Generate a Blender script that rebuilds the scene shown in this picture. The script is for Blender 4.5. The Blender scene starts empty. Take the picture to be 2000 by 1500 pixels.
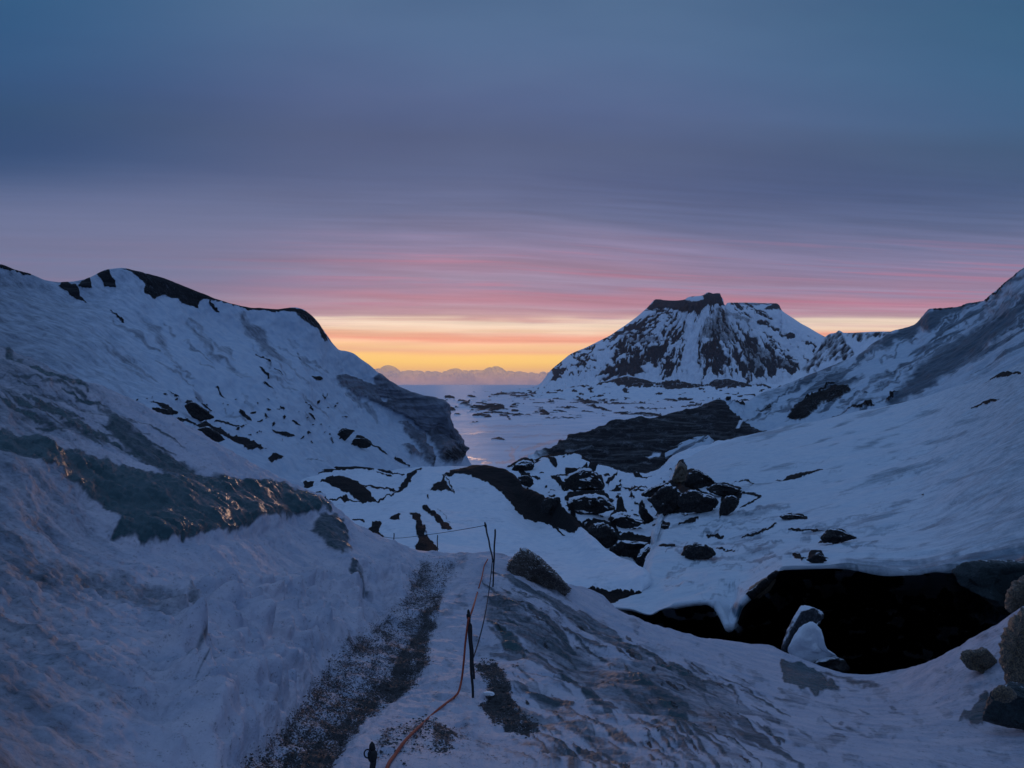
import bpy, math, random
import numpy as np

F = 1500.0            # focal length in photo pixels (photo 2000 x 1500)
random.seed(4); RNG = np.random.RandomState(11)
scene = bpy.context.scene
C = scene.collection

def P3(px, py, D):
    return np.array([(px-1000.)/F*D, D, (750.-py)/F*D])

# ------------------------------------------------------------------ noise
_perm = RNG.permutation(256); _perm = np.concatenate([_perm, _perm, _perm])
_g = RNG.normal(size=(256, 3)); _g /= np.linalg.norm(_g, axis=1)[:, None]
def perlin(x, y, z):
    xi = np.floor(x).astype(np.int64); yi = np.floor(y).astype(np.int64); zi = np.floor(z).astype(np.int64)
    xf, yf, zf = x-xi, y-yi, z-zi
    xi &= 255; yi &= 255; zi &= 255
    u = xf*xf*xf*(xf*(xf*6-15)+10); v = yf*yf*yf*(yf*(yf*6-15)+10); w = zf*zf*zf*(zf*(zf*6-15)+10)
    def gr(a, b, c):
        h = _perm[_perm[_perm[(xi+a) & 255]+((yi+b) & 255)]+((zi+c) & 255)]
        g = _g[h]
        return g[..., 0]*(xf-a)+g[..., 1]*(yf-b)+g[..., 2]*(zf-c)
    l = lambda a, b, t: a+t*(b-a)
    return 1.5*l(l(l(gr(0,0,0), gr(1,0,0), u), l(gr(0,1,0), gr(1,1,0), u), v),
             l(l(gr(0,0,1), gr(1,0,1), u), l(gr(0,1,1), gr(1,1,1), u), v), w)
def fbm(x, y, z, oct=4, gain=.5, ridged=False):
    s = 0; a = 1; f = 1.0
    for o in range(oct):
        n = perlin(x*f+o*17.3, y*f+o*5.1, z*f+o*9.7)
        s = s + a*((1-2*np.abs(n)) if ridged else n); a *= gain; f *= 2.03
    return s
def sstep(a, b, x):
    t = np.clip((x-a)/(b-a), 0, 1); return t*t*(3-2*t)

def pchip(xk, Y, x):
    """monotone cubic through (xk, Y[k, ...]) sampled at x"""
    xk = np.asarray(xk, float); Y = np.asarray(Y, float)
    h = np.diff(xk); hs = h.reshape((-1,)+(1,)*(Y.ndim-1))
    d = np.diff(Y, axis=0)/hs
    m = np.zeros_like(Y)
    if len(xk) > 2:
        w1 = 2*hs[1:]+hs[:-1]; w2 = hs[1:]+2*hs[:-1]
        same = d[:-1]*d[1:] > 0
        with np.errstate(divide='ignore', invalid='ignore'):
            hm = (w1+w2)/(w1/d[:-1]+w2/d[1:])
        m[1:-1] = np.where(same, np.nan_to_num(hm), 0)
    m[0] = d[0]; m[-1] = d[-1]
    i = np.clip(np.searchsorted(xk, x, side='right')-1, 0, len(xk)-2)
    sh = (-1,)+(1,)*(Y.ndim-1)
    t = ((x-xk[i])/h[i]).reshape(sh); hh = h[i].reshape(sh)
    return ((1+2*t)*(1-t)**2*Y[i]+t*(1-t)**2*hh*m[i]+t*t*(3-2*t)*Y[i+1]+t*t*(t-1)*hh*m[i+1])

# ------------------------------------------------------------------ masks (kinds of surface, traced where they lie)
def poly_sd(x, y, pts):
    pts = np.array(pts, float); n = len(pts)
    d = np.full(x.shape, 1e9); ins = np.zeros(x.shape, bool)
    for i in range(n):
        ax, ay = pts[i]; bx, by = pts[(i+1) % n]
        ex, ey = bx-ax, by-ay
        t = np.clip(((x-ax)*ex+(y-ay)*ey)/(ex*ex+ey*ey+1e-9), 0, 1)
        d = np.minimum(d, (x-ax-t*ex)**2+(y-ay-t*ey)**2)
        if ay != by:
            c = ((ay > y) != (by > y)) & (x < (bx-ax)*(y-ay)/(by-ay)+ax)
            ins ^= c
    d = np.sqrt(d); return np.where(ins, d, -d)
def line_sd(x, y, pts, w):
    pts = np.array(pts, float); best = np.full(x.shape, -1e9); n = len(pts)
    for i in range(n-1):
        ax, ay = pts[i]; bx, by = pts[i+1]; ex, ey = bx-ax, by-ay
        t = np.clip(((x-ax)*ex+(y-ay)*ey)/(ex*ex+ey*ey+1e-9), 0, 1)
        tt = (i+t)/(n-1); ww = w*.5*(.35+.65*np.sin(np.pi*np.clip(tt*.86+.07, 0, 1)))
        best = np.maximum(best, ww-np.sqrt((x-ax-t*ex)**2+(y-ay-t*ey)**2))
    return best
def paint(px, py, shapes, warp, wscale=14.):
    """shapes: list of (kind, points, [width], soft, strength)"""
    out = np.zeros(px.shape)
    wx = fbm(px/wscale, py/wscale, px*0+3.1, 3)*warp; wy = fbm(px/wscale, py/wscale, px*0+8.4, 3)*warp
    X = px+wx; Y = py+wy
    for s in shapes:
        kind, pts = s[0], s[1]
        w, soft, st = (s[2], s[3], s[4]) if kind == 'l' else (0, s[2], s[3])
        a = np.array(pts); m = 25+soft*3+w
        sel = (X > a[:, 0].min()-m) & (X < a[:, 0].max()+m) & (Y > a[:, 1].min()-m) & (Y < a[:, 1].max()+m)
        if not sel.any(): continue
        sd = line_sd(X[sel], Y[sel], pts, w) if kind == 'l' else poly_sd(X[sel], Y[sel], pts)
        v = sstep(-soft, soft, sd)*abs(st)
        if st > 0: out[sel] = np.maximum(out[sel], v)
        else: out[sel] = out[sel]*(1-v)
    return out

# ------------------------------------------------------------------ meshes
def link_mesh(name, verts, faces4, mat, attrs=None, parent=None, faces3=None, smooth=True):
    me = bpy.data.meshes.new(name)
    verts = np.asarray(verts, np.float32)
    me.vertices.add(len(verts)); me.vertices.foreach_set('co', verts.ravel())
    loops = []; starts = []; n = 0
    if faces4 is not None and len(faces4):
        f = np.asarray(faces4, np.int32); loops.append(f.ravel()); starts.append(np.arange(len(f))*4+n); n += f.size
    if faces3 is not None and len(faces3):
        f = np.asarray(faces3, np.int32); loops.append(f.ravel()); starts.append(np.arange(len(f))*3+n); n += f.size
    L = np.concatenate(loops); S = np.concatenate(starts).astype(np.int32)
    me.loops.add(len(L)); me.loops.foreach_set('vertex_index', L)
    me.polygons.add(len(S)); me.polygons.foreach_set('loop_start', S)
    me.update(calc_edges=True); me.validate()
    me.polygons.foreach_set('use_smooth', np.full(len(me.polygons), smooth))
    for k, v in (attrs or {}).items():
        at = me.attributes.new(k, 'FLOAT', 'POINT'); at.data.foreach_set('value', np.asarray(v, np.float32).ravel())
    me.materials.append(mat)
    o = bpy.data.objects.new(name, me); C.objects.link(o)
    if parent: o.parent = parent
    return o
def tag(o, label=None, cat=None, group=None, kind=None):
    if label: o['label'] = label
    if cat: o['category'] = cat
    if group: o['group'] = group
    if kind: o['kind'] = kind
    return o
def empty(name, loc):
    o = bpy.data.objects.new(name, None); o.location = tuple(float(v) for v in loc); C.objects.link(o)
    o.empty_display_size = .1
    return o

FIELDS = {}
def loft(name, rows, sub, mat, step, disp=None, masks=None, pxr=None, crest=None, detail=(-30, 2030), kind='structure'):
    """rows: curves (px, py, distance) from near to far; sub: divisions per pair of rows"""
    lo = min(p[0] for p in rows[0]); hi = max(p[0] for p in rows[0])
    if pxr: lo, hi = pxr
    a = np.arange(max(lo, detail[0]), min(hi, detail[1])+step, step)
    u = np.concatenate([np.arange(lo, a[0]-1e-6, step*4), a, np.arange(a[-1]+step*4, hi+step*4, step*4) if a[-1] < hi-step else []])
    PY = []; LD = []
    for r in rows:
        r = np.array(sorted(r), float)
        uu = np.clip(u, r[0, 0], r[-1, 0])
        PY.append(pchip(r[:, 0], r[:, 1], uu)); LD.append(np.log(pchip(r[:, 0], r[:, 2], uu)))
    t = np.concatenate([k+np.arange(n)/n for k, n in enumerate(sub)]+[[len(sub)]])
    k = np.arange(len(rows))
    PYg = pchip(k, PY, t); Dg = np.exp(pchip(k, LD, t))
    PXg = np.broadcast_to(u, PYg.shape).copy(); T = np.broadcast_to(t[:, None], PYg.shape)
    X = (PXg-1000)/F*Dg; Y = Dg.copy(); Z = (750-PYg)/F*Dg
    V = np.stack([X, Y, Z], -1)
    def nrm(V):
        N = np.cross(np.gradient(V, axis=1), np.gradient(V, axis=0))
        N /= (np.linalg.norm(N, axis=-1, keepdims=True)+1e-12)
        if N[..., 2].mean() < 0: N = -N
        return N
    N = nrm(V)
    M = masks(PXg, PYg, T, V, N) if masks else {}
    if disp is not None:
        V = V+N*disp(PXg, PYg, T, V, M)[..., None]
    nr, nc = PYg.shape
    idx = np.arange(nr*nc).reshape(nr, nc)
    f = np.stack([idx[:-1, :-1], idx[:-1, 1:], idx[1:, 1:], idx[1:, :-1]], -1).reshape(-1, 4)
    at = {q: M.get(q, np.zeros(PYg.shape)) for q in ('rock', 'ice', 'grit')}
    o = link_mesh(name, V.reshape(-1, 3), f, mat, at)
    o['kind'] = kind
    q = V[..., 1]
    FIELDS[o.name] = (1000+V[..., 0]/q*F, 750-V[..., 2]/q*F, V, T, nrm(V), crest if crest is not None else len(sub))
    print('loft', o.name, nr, nc)
    return o
def on(name, px, py):
    """the surface point of a landform that is seen at (px, py), front side only"""
    FX, FY, V, T, N, cr = FIELDS[name]
    d = (FX-px)**2+(FY-py)**2+np.where(T > cr+.02, 1e7, 0)+V[..., 1]*1e-3
    i = np.unravel_index(np.argmin(d), d.shape)
    return V[i].copy(), N[i].copy()

# ------------------------------------------------------------------ materials
class NT:
    def __init__(s, m): s.t = m.node_tree; s.t.nodes.clear()
    def n(s, typ, ins=None, **kw):
        nd = s.t.nodes.new(typ)
        for k, v in kw.items(): setattr(nd, k, v)
        for k, v in (ins or {}).items():
            if isinstance(v, bpy.types.NodeSocket): s.t.links.new(v, nd.inputs[k])
            else: nd.inputs[k].default_value = v
        return nd
    def math(s, op, a, b=0.0, c=None, clamp=False):
        nd = s.t.nodes.new('ShaderNodeMath'); nd.operation = op; nd.use_clamp = clamp
        for i, v in enumerate((a, b) if c is None else (a, b, c)):
            if isinstance(v, bpy.types.NodeSocket): s.t.links.new(v, nd.inputs[i])
            else: nd.inputs[i].default_value = v
        return nd.outputs[0]
    def mix(s, f, a, b, blend='MIX'):
        nd = s.t.nodes.new('ShaderNodeMix'); nd.data_type = 'RGBA'; nd.blend_type = blend
        for k, v in ((0, f), (6, a), (7, b)):
            if isinstance(v, bpy.types.NodeSocket): s.t.links.new(v, nd.inputs[k])
            else: nd.inputs[k].default_value = v if k == 0 else (*v[:3], 1)
        return nd.outputs[2]
    def fmix(s, f, a, b):
        nd = s.t.nodes.new('ShaderNodeMix'); nd.data_type = 'FLOAT'
        for k, v in ((0, f), (2, a), (3, b)):
            if isinstance(v, bpy.types.NodeSocket): s.t.links.new(v, nd.inputs[k])
            else: nd.inputs[k].default_value = v
        return nd.outputs[0]
    def step(s, x, a, b):
        nd = s.n('ShaderNodeMapRange', {'From Min': a, 'From Max': b}, interpolation_type='SMOOTHSTEP')
        s.t.links.new(x, nd.inputs[0]); return nd.outputs[0]
    def noise(s, vec, scale, detail=4, rough=.55, dist=0.0):
        return s.n('ShaderNodeTexNoise', {'Vector': vec, 'Scale': scale, 'Detail': detail, 'Roughness': rough, 'Distortion': dist}).outputs['Fac']
def newmat(name):
    m = bpy.data.materials.new(name); m.use_nodes = True; return m, NT(m)

def terrain_mat(name, sc, snow=(.80, .83, .88), ice=(.10, .19, .24), rock=(.020, .018, .020), rock2=(.05, .042, .04),
                stretch=(1, 1, 1), rot=(0, 0, 0), bump=.02, rbump=.15, tint=.12, sheen_rough=.55, dirt=0.0, ice_rough=.22, streak=0.0, strata=0.0, spec=.3, deep=None, ibump=None, ispec=.18, rs=(.40, .60), stsc=2.2):
    m, t = newmat(name)
    pos = t.n('ShaderNodeNewGeometry').outputs['Position']
    st = t.n('ShaderNodeMapping', {'Vector': pos, 'Rotation': rot, 'Scale': stretch}, vector_type='TEXTURE').outputs[0]
    A = {k: t.n('ShaderNodeAttribute', attribute_name=k).outputs['Fac'] for k in ('rock', 'ice', 'grit')}
    nf = t.noise(pos, 14*sc, 5, .6); nm = t.noise(pos, 2.2*sc, 4, .55); ns = t.noise(st, 3*sc, 5, .6); nx = t.noise(pos, 60*sc, 3, .7)
    nl = t.noise(pos, .5*sc, 3, .5)
    edge = t.math('ADD', A['rock'], t.math('MULTIPLY', t.math('SUBTRACT', nf, .5), .7))
    edge = t.math('ADD', edge, t.math('MULTIPLY', t.math('SUBTRACT', ns, .5), .5))
    rockf = t.math('MULTIPLY', t.step(edge, rs[0], rs[1]), t.step(A['rock'], .02, .12))
    ie = t.math('ADD', A['ice'], t.math('ADD', t.math('MULTIPLY', t.math('SUBTRACT', ns, .5), .6), t.math('MULTIPLY', t.math('SUBTRACT', nf, .5), .4)))
    icef = t.math('MULTIPLY', t.step(ie, .15, .85), t.step(A['ice'], .0, .12))
    gr = t.math('ADD', t.math('MULTIPLY', nx, .75), t.math('MULTIPLY', nf, .25))
    th = t.math('SUBTRACT', .78, t.math('MULTIPLY', A['grit'], .44))
    gritf = t.math('MULTIPLY', t.step(t.math('SUBTRACT', gr, th), -.03, .05), t.step(A['grit'], .01, .08))
    s2 = tuple(c*(1-tint*k) for c, k in zip(snow, (2.2, 1.5, .9)))
    scol = t.mix(t.step(t.math('ADD', t.math('MULTIPLY', nm, .5), t.math('MULTIPLY', ns, .5)), .35, .68), snow, s2)
    if streak > 0:
        scol = t.mix(t.math('MULTIPLY', t.step(t.noise(st, 9*sc, 6, .7), .52, .7), streak), scol, ice)
    if dirt > 0:
        scol = t.mix(t.math('MULTIPLY', t.step(t.math('ADD', t.math('MULTIPLY', nx, .5), t.math('MULTIPLY', nf, .5)), .54, .66), dirt), scol, (.12, .12, .13))
    icol = t.mix(t.step(ns, .35, .7), ice, tuple(c*.5 for c in ice)); dfac = 0.0
    if deep:
        dfac = t.step(t.math('ADD', A['ice'], t.math('MULTIPLY', t.math('SUBTRACT', ns, .5), .8)), .68, .98)
        icol = t.mix(dfac, icol, t.mix(nf, deep, tuple(c*2.4 for c in deep)))
    rcol = t.mix(t.step(nf, .4, .72), rock, rock2)
    if strata > 0:
        sx = t.n('ShaderNodeSeparateXYZ', {0: pos}).outputs
        ww = t.math('ADD', t.math('MULTIPLY', sx[2], 1.0), t.math('MULTIPLY', t.noise(pos, .12*sc, 3, .5), 1.6/sc))
        cv = t.n('ShaderNodeCombineXYZ', {0: t.math('MULTIPLY', sx[0], .03), 1: 0.0, 2: ww}).outputs[0]
        ln = t.noise(cv, stsc*sc, 5, .65)
        rcol = t.mix(t.math('MULTIPLY', t.step(ln, .5, .66), strata), rcol, tuple(min(c*3.2, .2) for c in rock2))
        icol = t.mix(t.math('MULTIPLY', t.step(ln, .48, .62), strata), icol, tuple(c*.3 for c in ice))
    col = t.mix(icef, scol, icol); col = t.mix(gritf, col, t.mix(nf, (.010, .010, .012), (.05, .048, .05))); col = t.mix(rockf, col, rcol)
    rough = t.fmix(icef, t.fmix(nf, sheen_rough, sheen_rough+.25), t.fmix(dfac, t.fmix(nm, ice_rough+.18, ice_rough+.34), t.fmix(nm, ice_rough-.04, ice_rough+.10)) if deep else t.fmix(nm, ice_rough, ice_rough+.2)); rough = t.fmix(rockf, rough, .75)
    h1 = t.math('ADD', t.math('MULTIPLY', nf, .5), t.math('MULTIPLY', ns, .8))
    h1 = t.math('ADD', h1, t.math('MULTIPLY', nx, .22))
    b1 = t.n('ShaderNodeBump', {'Strength': 1.0, 'Distance': t.fmix(icef, bump, ibump or bump), 'Height': h1})
    hr = t.math('MULTIPLY', t.math('ADD', nf, t.math('MULTIPLY', nm, .8)), t.math('MAXIMUM', rockf, t.math('MULTIPLY', gritf, .12)))
    b2 = t.n('ShaderNodeBump', {'Strength': 1.0, 'Distance': rbump, 'Height': hr, 'Normal': b1.outputs[0]})
    p = t.n('ShaderNodeBsdfPrincipled', {'Base Color': col, 'Roughness': rough, 'Normal': b2.outputs[0],
            'Specular IOR Level': t.fmix(rockf, t.fmix(icef, spec, t.fmix(dfac, ispec, .28)), .15)})
    t.n('ShaderNodeOutputMaterial', {'Surface': p.outputs[0]})
    return m

def simple_mat(name, col, rough=.6, col2=None, sc=30, bump=0.0, metal=0.0):
    m, t = newmat(name)
    pos = t.n('ShaderNodeNewGeometry').outputs['Position']
    n = t.noise(pos, sc, 4, .6)
    c = t.mix(t.step(n, .35, .7), col, col2 or tuple(v*.6 for v in col))
    kw = {'Base Color': c, 'Roughness': rough, 'Metallic': metal}
    if bump: kw['Normal'] = t.n('ShaderNodeBump', {'Strength': 1.0, 'Distance': bump, 'Height': n}).outputs[0]
    p = t.n('ShaderNodeBsdfPrincipled', kw); t.n('ShaderNodeOutputMaterial', {'Surface': p.outputs[0]})
    return m

def rock_mat(name, sc, rock=(.018, .017, .019), rock2=(.05, .042, .038), snow_at=.72, bump=.05, brown=None, rough=.7, spec=.25, snow_w=.10):
    """bare rock with snow lying on its upward faces"""
    m, t = newmat(name)
    g = t.n('ShaderNodeNewGeometry'); pos = g.outputs['Position']
    nf = t.noise(pos, 9*sc, 5, .65); nm = t.noise(pos, 2*sc, 3, .5); nx = t.noise(pos, 40*sc, 3, .7)
    rc = t.mix(t.step(nf, .38, .7), rock, rock2)
    if brown: rc = t.mix(t.step(nm, .45, .6), rc, brown)
    up = t.n('ShaderNodeSeparateXYZ', {0: g.outputs['Normal']}).outputs[2]
    s = t.step(t.math('ADD', t.math('ADD', up, t.math('MULTIPLY', t.math('SUBTRACT', nf, .5), .45)), t.math('MULTIPLY', t.math('SUBTRACT', nm, .5), 1.0)), snow_at-snow_w, snow_at+snow_w)
    col = t.mix(s, rc, (.78, .81, .86))
    hb = t.math('ADD', nf, t.math('MULTIPLY', nx, .3))
    b = t.n('ShaderNodeBump', {'Strength': 1.0, 'Distance': bump, 'Height': hb})
    p = t.n('ShaderNodeBsdfPrincipled', {'Base Color': col, 'Roughness': t.fmix(s, rough, .6), 'Normal': b.outputs[0], 'Specular IOR Level': spec})
    t.n('ShaderNodeOutputMaterial', {'Surface': p.outputs[0]})
    return m

# ------------------------------------------------------------------ camera, light, sky
cam_d = bpy.data.cameras.new('camera'); cam = bpy.data.objects.new('camera', cam_d); C.objects.link(cam)
cam_d.sensor_width = 36; cam_d.lens = 36*F/2000; cam_d.clip_start = .05; cam_d.clip_end = 200000
cam.location = (0, 0, 0); cam.rotation_euler = (math.radians(90), 0, 0); scene.camera = cam

SUN_AZ = math.atan2(900-1000, F); SUN_EL = math.radians(1.6)
sun_d = bpy.data.lights.new('sun', 'SUN'); sun = bpy.data.objects.new('sun', sun_d); C.objects.link(sun)
sun_d.energy = .14; sun_d.angle = math.radians(3.0); sun_d.color = (1.0, .60, .40)
sun.rotation_euler = (math.radians(90)-SUN_EL, 0, math.pi-SUN_AZ)

def lin(r, g, b):
    f = lambda c: (c/255/12.92) if c/255 <= .04045 else ((c/255+.055)/1.055)**2.4
    return (f(r), f(g), f(b))
def build_sky():
    w = bpy.data.worlds.new('World'); scene.world = w; w.use_nodes = True
    t = NT(w)
    d = t.n('ShaderNodeTexCoord').outputs['Generated']
    s = t.n('ShaderNodeSeparateXYZ', {0: d}).outputs
    h = t.math('SQRT', t.math('ADD', t.math('MULTIPLY', s[0], s[0]), t.math('MULTIPLY', s[1], s[1])))
    az = t.math('ARCTAN2', s[0], s[1])                                 # 0 = towards the afterglow
    el = t.math('DIVIDE', s[2], t.math('MAXIMUM', h, .02))            # tangent of the elevation
    # the cloud deck is drawn out across the view: its layers run straight from side to side
    el = t.math('DIVIDE', el, t.math('MAXIMUM', t.math('COSINE', az), .5))
    # wind-drawn layers: long along the horizon, thin in height, leaning a little
    e2 = t.math('ADD', el, t.math('MULTIPLY', t.math('ADD', t.math('MULTIPLY', t.math('MAXIMUM', az, 0.0), .075), t.math('MULTIPLY', t.math('MINIMUM', az, 0.0), .02)), t.step(el, .03, .17)))
    def layer(ka, ke, off, detail=4, rough=.5):
        v = t.n('ShaderNodeCombineXYZ', {0: t.math('MULTIPLY', az, ka), 1: t.math('MULTIPLY', e2, ke), 2: off}).outputs[0]
        return t.noise(v, 1.0, detail, rough)
    w1 = t.math('MULTIPLY', t.math('SUBTRACT', layer(1.6, 5, 3.3), .5), .055)
    w2 = t.math('MULTIPLY', t.math('SUBTRACT', layer(3.4, 40, 1.7), .5), .036)
    ed = t.math('ADD', e2, t.math('MULTIPLY', t.math('ADD', w1, w2), t.step(el, .0, .12)))
    ed = t.math('SUBTRACT', ed, t.math('MULTIPLY', t.math('MULTIPLY', az, az), .05))
    stops = [(760,170,150,176),(740,236,176,140),(720,246,190,96),(706,251,204,104),(694,248,200,116),(686,236,176,132),(678,246,198,144),(668,242,190,156),
             (660,230,156,134),(652,228,160,138),(643,230,200,178),(630,230,208,190),(620,220,200,186),(612,180,148,160),(603,172,134,152),(594,176,144,164),
             (584,176,132,154),(574,178,128,150),(565,168,128,152),(553,152,132,162),(538,154,138,168),(524,148,124,152),(512,148,124,152),(496,142,126,158),
             (470,134,126,160),(440,116,117,152),(400,98,108,145),(340,84,98,136),(270,84,99,134),(200,86,105,144),(100,82,108,146),(0,78,106,142)]
    def ramp(stops, mul):
        r = t.n('ShaderNodeValToRGB'); cr = r.color_ramp
        ps = sorted([((750-a)/F, lin(b, c, e)) for a, b, c, e in stops])
        while len(cr.elements) < len(ps): cr.elements.new(.5)
        for e, (x, c) in zip(cr.elements, ps): e.position = max(0, min(1, (x+.01)*mul)); 
        for e, (x, c) in zip(cr.elements, ps): e.color = (*c, 1)
        return r
    r = ramp(stops, 1/.52); t.t.links.new(t.math('MULTIPLY', t.math('ADD', ed, .01), 1/.52, clamp=True), r.inputs[0])
    col = r.outputs[0]
    col = t.mix(t.math('SUBTRACT', 1.0, t.step(el, .07, .12)), col, t.mix(1.0, col, (1.16, 1.13, 1.08), 'MULTIPLY'))
    # broken rose streaks in the band above the glow
    st = t.math('MULTIPLY', t.step(layer(2.4, 88, 9.1, 6, .6), .50, .64), t.math('MULTIPLY', t.step(el, .05, .10), t.math('SUBTRACT', 1.0, t.step(el, .15, .21))))
    col = t.mix(t.math('MULTIPLY', st, .46), col, lin(184, 116, 142))
    st2 = t.math('MULTIPLY', t.step(layer(2.6, 95, 4.4, 4, .5), .52, .66), t.math('SUBTRACT', 1.0, t.step(el, .07, .10)))
    col = t.mix(t.math('MULTIPLY', st2, .38), col, lin(236, 190, 150))
    wisp = t.math('SUBTRACT', layer(5.0, 150, 2.2, 5, .6), .5)
    wf = t.math('ADD', 1.0, t.math('MULTIPLY', t.math('MULTIPLY', wisp, .55), t.math('MULTIPLY', t.step(el, .03, .07), t.math('SUBTRACT', 1.0, t.step(el, .2, .32)))))
    col = t.mix(1.0, col, t.n('ShaderNodeCombineColor', {0: wf, 1: wf, 2: wf}).outputs[0], 'MULTIPLY')
    # soft mottling of the grey-blue veil higher up
    veil = t.math('SUBTRACT', layer(1.4, 4.5, 6.2, 4, .5), .5)
    col = t.mix(t.step(el, .12, .3), col, t.mix(1.0, col, t.n('ShaderNodeCombineColor', {k: t.math('ADD', 1.0, t.math('MULTIPLY', veil, .8)) for k in (0, 1)} | {2: t.math('ADD', 1.0, t.math('MULTIPLY', veil, .5))}).outputs[0], 'MULTIPLY'))
    # the glow fades away from the sunset, the upper sky's sides are deeper, with painted vignetting
    a2 = t.math('ABSOLUTE', t.math('ADD', az, .03))
    side = t.mix(t.step(a2, .15, .75), (1, 1, 1), (.45, .74, .78))
    col = t.mix(t.math('MULTIPLY', t.step(el, .13, .36), 1.0), col, t.mix(1.0, col, side, 'MULTIPLY'))
    lowside = t.mix(t.step(t.math('MULTIPLY', az, -1.0), .22, .62), (1, 1, 1), (.60, .80, .92))
    col = t.mix(1.0, col, lowside, 'MULTIPLY')
    pale = t.math('MULTIPLY', t.math('MULTIPLY', t.step(t.math('MULTIPLY', az, -1.0), .10, .42), t.step(el, .085, .13)), t.math('SUBTRACT', 1.0, t.step(el, .2, .3)))
    col = t.mix(t.math('MULTIPLY', pale, .7), col, lin(110, 118, 152))
    # overhead and behind the camera: deep blue dusk
    back = t.mix(t.step(s[2], .0, .5), lin(76, 104, 160), BACK)
    col = t.mix(t.step(a2, .75, 1.7), col, back)
    col = t.mix(t.step(el, .5, .85), col, BACK)
    col = t.mix(t.step(s[2], -.12, -.02), lin(30, 38, 66), col)
    # physical twilight sky adds its part
    sky = t.n('ShaderNodeTexSky', sky_type='NISHITA', sun_disc=False, sun_elevation=SUN_EL, sun_rotation=SUN_AZ)
    bg1 = t.n('ShaderNodeBackground', {'Color': col, 'Strength': 1.0})
    bg2 = t.n('ShaderNodeBackground', {'Color': sky.outputs[0], 'Strength': .004})
    ad = t.n('ShaderNodeAddShader', {0: bg1.outputs[0], 1: bg2.outputs[0]})
    t.n('ShaderNodeOutputWorld', {'Surface': ad.outputs[0]})
BACK = (.118, .208, .405)
build_sky()
vs = scene.view_settings; scene.display_settings.display_device = 'sRGB'
vs.view_transform = 'Standard'; vs.look = 'None'; vs.exposure = 0; vs.gamma = 1
scene.cycles.max_bounces = 4; scene.cycles.diffuse_bounces = 3; scene.cycles.glossy_bounces = 2
scene.cycles.use_denoising = True; scene.cycles.volume_bounces = 1

# ------------------------------------------------------------------ materials of the place
M_fore = terrain_mat('trodden_ice_snow', 1.2, snow=(.60, .55, .60), ice=(.055, .082, .098), deep=(.010, .036, .042), stretch=(5.0, 1, 1), rot=(0, math.radians(17), math.radians(-20)), bump=.035, ibump=.032, rbump=.04,
                     tint=.16, dirt=.75, sheen_rough=.45, ice_rough=.16, spec=.4)
M_ridge = terrain_mat('wind_packed_snow', .6, rock=(.028, .027, .032), ice=(.22, .24, .29), snow=(.60, .65, .73), bump=.10, rbump=.5, tint=.12, rock2=(.07, .07, .075), strata=.5,
                      stretch=(3, 1, 1), rot=(0, math.radians(35), 0))
M_mid = terrain_mat('moraine_snow', 1.0, bump=.05, rbump=.25, tint=.08, rock=(.012, .011, .013), rock2=(.035, .030, .030))
M_dome = terrain_mat('drifted_snow', .8, snow=(.70, .75, .80), ice=(.10, .19, .26), bump=.05, rbump=.3, tint=.08, rock=(.020, .019, .020), rock2=(.060, .056, .056), stretch=(4, 1, 1), streak=.25)
M_far_slope = terrain_mat('blue_ice_slope', .35, snow=(.56, .64, .72), ice=(.06, .10, .145), bump=.15, rbump=.6, tint=.10, stretch=(5, 1, 1), rot=(0, math.radians(-28), 0), ice_rough=.35)
M_slab = terrain_mat('banded_dark_ice', .5, bump=.1, rbump=.5, rock=(.036, .034, .040), rock2=(.070, .064, .070), strata=1.0, stsc=6.0, rs=(.22, .86))
M_plain = terrain_mat('outwash_snow', .02, snow=(.88, .84, .88), bump=1.0, rbump=3, tint=.15, rock=(.02, .016, .018), rock2=(.05, .038, .038), stretch=(3, 1, 1), sheen_rough=.42, spec=.5, ice=(.75, .62, .66), ice_rough=.24, ibump=.3, ispec=1.0, rs=(.34, .78))  # pale pink ice colour: melt with the sky's reflection painted in
M_hills = terrain_mat('far_moraine', .03, bump=1.5, rbump=5, rock=(.02, .017, .02), rock2=(.05, .04, .042))
M_mount = terrain_mat('mountain_basalt', .012, bump=3, rbump=8, rock=(.030, .029, .038), rock2=(.070, .065, .075), tint=.05, rs=(.22, .85))  # rock colours shifted to blue: distance haze painted in

# ------------------------------------------------------------------ 1. foreground: ice wall, path crest, slope to the right
A1 = [(-600,3200,1.1),(0,3200,1.1),(700,3350,1.05),(1400,3500,1.05),(2600,3600,1.1)]
A2 = [(-600,1500,2.2),(0,1500,3.2),(400,1500,4.2),(640,1500,4.9),(870,1500,5.2),(1000,1500,5.4),(1170,1500,5.6),(1450,1500,6.2),(1700,1500,7.2),(2000,1500,8.0),(2600,1500,8.0)]
A3 = [(-600,1250,3.2),(0,1300,4.5),(200,1320,5.0),(400,1310,5.9),(640,1390,6.8),(870,1400,7.4),(1000,1400,7.5),(1170,1400,8.0),(1450,1420,8.5),(1700,1440,9.2),(2000,1430,9.5),(2400,1400,9.2),(2600,1380,9)]
A4 = [(-600,1000,5.0),(0,1110,6.5),(200,1160,7.4),(400,1180,8.2),(640,1290,9.0),(870,1300,9.8),(1000,1300,9.8),(1170,1300,11),(1450,1360,11),(1700,1390,11.4),(1900,1370,10.9),(2000,1340,10.8),(2400,1280,9.8),(2600,1250,9.5)]
A5 = [(-600,800,7.5),(0,940,8.6),(200,1010,9.9),(400,1060,10.4),(640,1120,13.0),(800,1165,13.0),(870,1180,13),(1000,1190,12.6),(1170,1230,13.6),(1450,1305,14),(1700,1352,13.5),(1900,1300,12),(2000,1265,11.8),(2400,1190,10.4),(2600,1150,10)]
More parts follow.
